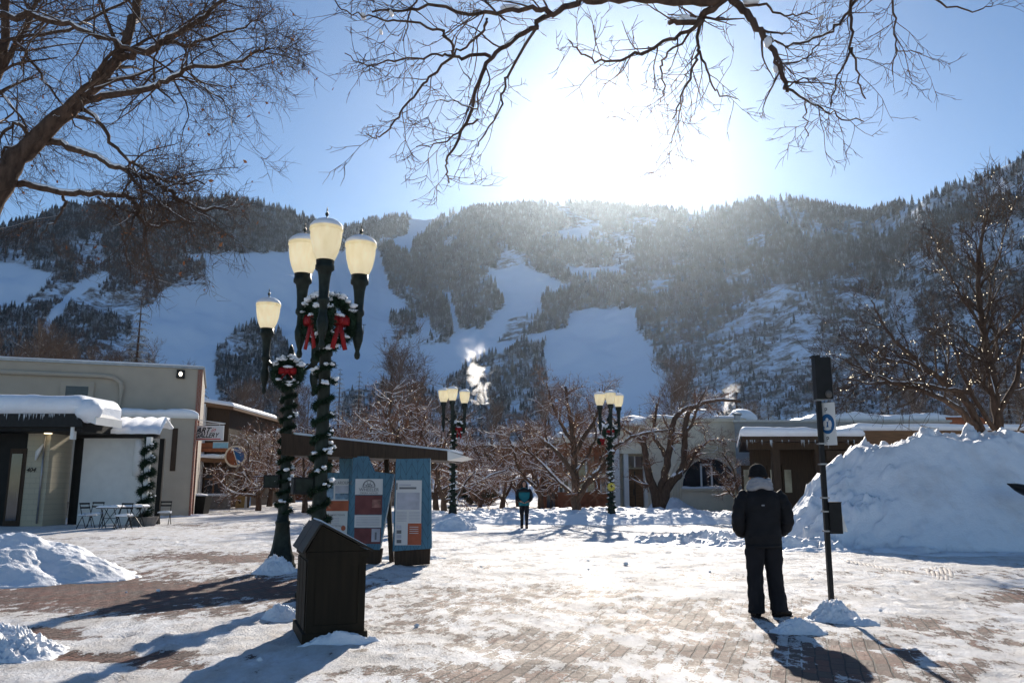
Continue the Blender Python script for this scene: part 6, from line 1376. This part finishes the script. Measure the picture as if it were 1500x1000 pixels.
# ---------------------------------------------------------------- people
MT['jacket'] = simple('black_jacket', (.012, .012, .014), .75, .3, 6, bmp=.5, bd=.02); MT['trousers'] = simple('black_trousers', (.014, .014, .017), .85, .3, 5, bmp=.5, bd=.02)
MT['skin'] = simple('skin', (.42, .24, .17), .55, .08, 6, bmp=.05); MT['hair'] = simple('dark_hair', (.03, .018, .012), .6, .4, 20, bmp=.3, stretch=(1, 1, .15)); MT['hood'] = simple('pale_hood', (.3, .3, .32), .9, .12, 20, bmp=.5)
MT['tealjacket'] = simple('teal_jacket', (.01, .14, .17), .7, .15, 5, bmp=.3); MT['boots'] = simple('boots', (.012, .01, .009), .6, .3, 8, bmp=.3); MT['beanie'] = simple('knit_beanie', (.012, .012, .013), .95, .3, 40, bmp=.8)
def loft(mb, rings, k=20, cap=True, wr=0, m=46):
    if wr: rings = resample([tuple(r_[:5])+(0,) for r_ in rings], m); k = 40
    # rings: (x, y, z, rx, ry[, rot]) ellipses in the horizontal plane, or with a tilt vector
    a = np.arange(k)*2*math.pi/k; V = []
    for rg in rings:
        x, y, z, rx, ry = rg[:5]; e = rg[5] if len(rg) > 5 else 0
        px_ = rx*np.sign(np.cos(a))*np.abs(np.cos(a))**.9; py_ = ry*np.sin(a); V.append(np.stack([x+px_, y+py_, z+0*a+e*np.cos(a)], -1))
    n = len(rings); V = np.concatenate(V)
    if wr:
        c_ = np.repeat(np.array([[g_[0], g_[1], g_[2]] for g_ in rings]), k, 0); dv = V-c_; aa_ = np.arctan2(dv[:, 1], dv[:, 0]); l_ = np.linalg.norm(dv, axis=1)[:, None]+1e-6
        w_ = wr*((np.abs(fbm(np.cos(aa_)*1.6+9, V[:, 2]*11+np.sin(aa_)*1.8, 3, 5)-.5)*3-.5)+.5*(fbm(aa_*2, V[:, 2]*4, 2, 6)-.5)); V = V+dv/l_*w_[:, None]
    i = np.arange(n-1)[:, None]*k; j = np.arange(k)[None, :]; j2 = (j+1) % k
    fs = [np.stack([i+j, i+j2, i+k+j2, i+k+j], -1).reshape(-1, 4)]
    if cap: fs += [[list(range(k))[::-1]], [[(n-1)*k+x for x in range(k)]]]
    mb.add(V, *fs); return mb
def resample(ctrl, m_):
    c = np.array(ctrl, float); s = np.linspace(0, len(c)-1, m_); o = np.stack([np.interp(s, np.arange(len(c)), c[:, j]) for j in range(c.shape[1])], -1)
    for _ in range(2): o[1:-1] = (o[:-2]+2*o[1:-1]+o[2:])/4
    return o
def body(root, arms, legs, head=(0, 0), H=1.75, tilt=0):
    s = H/1.75; V = []; E = []; Rr = []
    def v(x, y, z, r_): V.append((x*s, y*s, z*s)); Rr.append(r_*s if np.isscalar(r_) else (r_[0]*s, r_[1]*s)); return len(V)-1
    pel = v(0, 0, .95, (.15, .11)); ab = v(0, 0, 1.08, (.14, .1)); ch = v(0, 0, 1.3, (.165, .11)); nb = v(0, 0, 1.43, (.09, .08)); nk = v(head[0]*.3, head[1]*.3, 1.5, .055); hd1 = v(head[0]*.7, head[1]*.7-.005, 1.58, .07); hd2 = v(head[0], head[1], 1.67, .085); hd3 = v(head[0], head[1]+.005, 1.725, .05)
    for a, b_ in ((pel, ab), (ab, ch), (ch, nb), (nb, nk), (nk, hd1), (hd1, hd2), (hd2, hd3)): E.append((a, b_))
    for sg, (el, wr, ha) in zip((-1, 1), arms):
        sh = v(sg*.18, 0, 1.4, .062); E.append((ch, sh)); e_ = v(*el, .045); w_ = v(*wr, .03); h_ = v(*ha, .038); E += [(sh, e_), (e_, w_), (w_, h_)]
        d_ = np.array(ha)-np.array(wr); d_ = d_/np.linalg.norm(d_); sd_ = nrm(np.cross(d_, [0, 0, 1.])+1e-6)
        for f, (off, ln) in enumerate(((-.03, .062), (-.011, .072), (.009, .068), (.027, .052))):
            b0 = v(*(np.array(ha)+d_*.03+sd_*off), .0095); b1 = v(*(np.array(ha)+d_*(.03+ln*.6)+sd_*off*1.2+[0, 0, -.012]), .009); b2 = v(*(np.array(ha)+d_*(.03+ln)+sd_*off*1.2+[0, 0, -.035]), .008); E += [(h_, b0), (b0, b1), (b1, b2)]
        t0 = v(*(np.array(ha)-sd_*.035), .011); t1 = v(*(np.array(ha)-sd_*.055+d_*.035), .009); E += [(h_, t0), (t0, t1)]
    for sg, (kn, an2, toe) in zip((-1, 1), legs):
        hp = v(sg*.09, 0, .9, .085); E.append((pel, hp)); k_ = v(*kn, .055); a_ = v(*an2, .038); t_ = v(*toe, .032); E += [(hp, k_), (k_, a_), (a_, t_)]
    return link_mesh('body', skin_mesh(V, E, Rr, 1), MT['skin'], root)
# man seen from behind: faces +y, hands in front pockets
g_ = G(1124, 900); g_[2] = -.02; man = thing('person', 'person in black jacket and beanie with pale hood, back turned, beside the signpost', 'person', g_)
arms = [((-.285, -.03, 1.12), (-.17, .14, .98), (-.11, .17, .96)), ((.285, -.03, 1.12), (.17, .14, .98), (.11, .17, .96))]
legs = [((-.115, .02, .5), (-.125, -.01, .1), (-.13, .12, .035)), ((.115, .03, .5), (.135, .0, .1), (.2, .09, .035))]
body(man, arms, legs, (-.02, .02), 1.76)
q = MB(); loft(q, [(0, 0, .80, .205, .145), (0, 0, .84, .215, .155), (0, 0, .95, .222, .16), (0, 0, 1.05, .222, .158), (0, 0, 1.18, .235, .16), (0, 0, 1.3, .255, .16), (0, 0, 1.38, .25, .15), (0, 0, 1.435, .205, .13), (-.005, .0, 1.475, .14, .11), (-.01, .005, 1.51, .105, .1)], 28, wr=.016)
jk = q.build('jacket', MT['jacket'], man, True)
for sg in (-1, 1):
    c = resample([(sg*.175, 0, 1.425, .078), (sg*.245, -.015, 1.34, .09), (sg*.285, -.03, 1.2, .08), (sg*.3, -.02, 1.08, .078), (sg*.272, .04, 1.0, .074), (sg*.22, .12, .96, .07), (sg*.17, .15, .955, .055)], 22)
    c = resample(c, 60); rr_ = c[:, 3]*(1+.06*np.sin(np.arange(60)*.9+sg)*(np.abs(fbm(np.arange(60)*.15, sg+5., 3, 2))+.3)); q = MB(); q.tube(c[:, :3], rr_, 18); q.build('sleeve', MT['jacket'], jk, True)
q = MB(); q.box((-.03, -.163, 1.29), (.035, .004, .016)); q.build('logo_patch', MT['hood'], jk)
q = MB(); loft(q, [(0, 0, .795, .212, .152), (0, 0, .83, .218, .158)], 28); q.build('hem_band', MT['jacket'], jk, True)
q = MB()
c = resample([(-.085, 0, .93, .125, 0), (-.105, .01, .72, .118, 0), (-.115, .02, .5, .095, 0), (-.122, 0, .28, .09, 0), (-.128, -.01, .1, .092, 0), (-.13, -.005, .045, .1, 0)], 20); lf = [(a[0], a[1], a[2], a[3]*(1+.05*math.sin(i*2.2)), a[3]*1.05) for i, a in enumerate(c)]; loft(q, lf, 18, wr=.016); tl = q.build('trouser_leg', MT['trousers'], man, True)
q = MB(); c = resample([(.085, 0, .93, .125, 0), (.105, .01, .72, .118, 0), (.118, .03, .5, .095, 0), (.132, .02, .28, .092, 0), (.14, .0, .12, .098, 0), (.142, .0, .07, .105, 0)], 20); lf = [(a[0], a[1], a[2], a[3]*(1+.05*math.sin(i*2.5+1)), a[3]*1.05) for i, a in enumerate(c)]; loft(q, lf, 18, wr=.016); q.build('trouser_leg', MT['trousers'], man, True)
def boot(par, x, y, ang, L_=.3):
    q = MB(); k = 12; rings = []
    for t_, wd, ht in ((0, .03, .05), (.04, .045, .11), (.25, .052, .13), (.45, .05, .1), (.7, .052, .075), (.9, .045, .055), (1, .02, .03)):
        a = np.arange(k)*2*math.pi/k; rings.append(np.stack([wd*np.cos(a), np.full(k, -.1+t_*L_), np.maximum(.0, ht*.5+ht*.52*np.sin(a))], -1))
    V = np.concatenate(rings); n = len(rings); i = np.arange(n-1)[:, None]*k; j = np.arange(k)[None, :]; j2 = (j+1) % k
    q.add(V, np.stack([i+j, i+j2, i+k+j2, i+k+j], -1).reshape(-1, 4), [list(range(k))], [[(n-1)*k+m_ for m_ in range(k)][::-1]]); q.lathe([(.055, .05), (.052, .14), (.056, .18)], (0, -.03, 0), 12)
    o = q.build('boot', MT['boots'], par, True); o.location = (x, y, 0); o.rotation_euler = (0, 0, ang); return o
boot(man, -.13, 0, R(-4)); boot(man, .145, 0, R(-58))
q = MB(); loft(q, [(-.02, .02, 1.625, .104, .112), (-.02, .02, 1.66, .106, .114), (-.02, .02, 1.705, .101, .109), (-.02, .02, 1.745, .084, .09), (-.02, .02, 1.775, .05, .055), (-.02, .02, 1.785, .01, .01)], 22); bn = q.build('beanie', MT['beanie'], man, True)
q = MB(); loft(q, [(-.02, .02, 1.62, .109, .117), (-.02, .02, 1.64, .112, .12), (-.02, .02, 1.668, .109, .117)], 22); q.build('cuff', MT['beanie'], bn, True)
q = MB()
for k, (z, rx, ry, rt) in enumerate(((1.49, .125, .115, .04), (1.525, .115, .11, .042), (1.56, .105, .105, .036))):
    a = np.linspace(0, 6.283, 26); q.tube(np.stack([-.01+rx*np.cos(a), .0+ry*np.sin(a), z+.012*np.sin(a*3+k)-.02*np.sin(a)], -1), rt*(1+.12*np.sin(a*4+k)), 9)
q.build('hood', MT['hood'], man, True)
q = MB()
for k in (-1, 1): q.blob((k*.085-.02, .05, 1.62), (.012, .02, .032), 7, 5)
q.build('ear', MT['skin'], man, True)['kind'] = 'stuff'

# woman walking toward the camera
g_ = G(768, 774); wo = thing('person', 'long haired person in teal and black jacket walking toward the camera under the crabapples', 'person', g_, R(180))
arms = [((-.25, -.03, 1.13), (-.16, .15, 1.0), (-.1, .18, .98)), ((.25, -.03, 1.13), (.16, .15, 1.0), (.1, .18, .98))]
legs = [((-.085, .06, .5), (-.08, .1, .1), (-.085, .22, .035)), ((.085, -.02, .5), (.08, -.14, .12), (.085, -.04, .03))]
body(wo, arms, legs, (0, .01), 1.68)
q = MB(); loft(q, [(0, 0, .80, .19, .14), (0, 0, .9, .2, .145), (0, 0, 1.03, .19, .135), (0, 0, 1.18, .205, .14), (0, 0, 1.29, .22, .14), (0, 0, 1.35, .2, .12), (0, 0, 1.4, .13, .1), (0, 0, 1.44, .08, .08)], 24); jk = q.build('jacket', MT['tealjacket'], wo, True)
for sg in (-1, 1):
    c = resample([(sg*.15, 0, 1.37, .075), (sg*.215, -.01, 1.27, .078), (sg*.255, -.03, 1.12, .072), (sg*.225, .06, 1.0, .065), (sg*.15, .15, .97, .05)], 16); q = MB(); q.tube(c[:, :3], c[:, 3], 12); q.build('sleeve', MT['jacket'], jk, True)
q = MB(); loft(q, [(0, .0, 1.27, .226, .146), (0, 0, 1.33, .215, .135), (0, 0, 1.38, .155, .115), (0, 0, 1.42, .1, .09)], 24); q.build('shoulder_yoke', MT['jacket'], jk, True)
for sg, yy, y2 in ((-1, .06, .1), (1, -.02, -.13)):
    c = resample([(sg*.08, 0, .88, .1), (sg*.085, yy*.6, .7, .09), (sg*.085, yy, .5, .07), (sg*.083, (yy+y2)/2, .3, .058), (sg*.08, y2, .1, .05)], 16); q = MB(); loft(q, [(a[0], a[1], a[2], a[3], a[3]*1.05) for a in c], 14); q.build('trouser_leg', MT['trousers'], wo, True); boot(wo, sg*.083, y2, 0, .26)
q = MB(); q.blob((0, -.02, 1.58), (.098, .1, .115), 14, 10); q.blob((-.085, -.01, 1.45), (.05, .06, .14), 10, 8); q.blob((.085, -.01, 1.45), (.05, .06, .14), 10, 8); q.blob((0, -.07, 1.45), (.1, .05, .15), 12, 8); q.build('hair', MT['hair'], wo, True)
q = MB(); q.blob((0, .075, 1.555), (.062, .03, .085), 12, 9); q.blob((0, .105, 1.55), (.01, .014, .02), 7, 5); q.build('face', MT['skin'], wo, True)
for sg in (-1, 1): q = MB(); q.blob((sg*.025, .1, 1.572), (.01, .006, .006), 6, 4); q.build('eye', MT['black'], wo, True)
q = MB(); q.blob((0, .1, 1.518), (.02, .006, .005), 6, 4); q.build('mouth', MT['red'], wo, True)
# figure in black under the trees
g_ = G(699, 731); g_[1] += 1; p3 = thing('person', 'small dark clad person walking away beyond the crabapples left of the woman', 'person', g_)
arms = [((-.24, -.03, 1.13), (-.23, .1, .9), (-.22, .14, .84)), ((.24, -.03, 1.13), (.23, -.02, .88), (.22, .0, .82))]
legs = [((-.09, .1, .5), (-.09, .0, .12), (-.09, .1, .04)), ((.09, -.02, .5), (.09, -.12, .12), (.09, -.03, .05))]
body(p3, arms, legs, (0, .01), 1.72)
q = MB(); loft(q, [(0, 0, .78, .2, .15), (0, 0, .95, .21, .15), (0, 0, 1.2, .22, .15), (0, 0, 1.35, .2, .13), (0, 0, 1.45, .1, .09)], 18); jk = q.build('jacket', MT['jacket'], p3, True)
for sg in (-1, 1): q = MB(); q.tube([(sg*.17, 0, 1.38), (sg*.24, -.03, 1.13), (sg*.23, .03, .9)], [.07, .065, .05], 10); q.build('sleeve', MT['jacket'], jk, True)
for sg in (-1, 1): q = MB(); q.tube([(sg*.09, 0, .88), (sg*.09, .04+.06*sg*-1, .5), (sg*.09, -.06-.06*sg, .1)], [.1, .075, .06], 10); q.build('trouser_leg', MT['trousers'], p3, True); boot(p3, sg*.09, -.06-.06*sg, 0, .26)
q = MB(); q.blob((0, 0, 1.63), (.1, .11, .1), 12, 8); q.build('hat', MT['beanie'], p3, True)
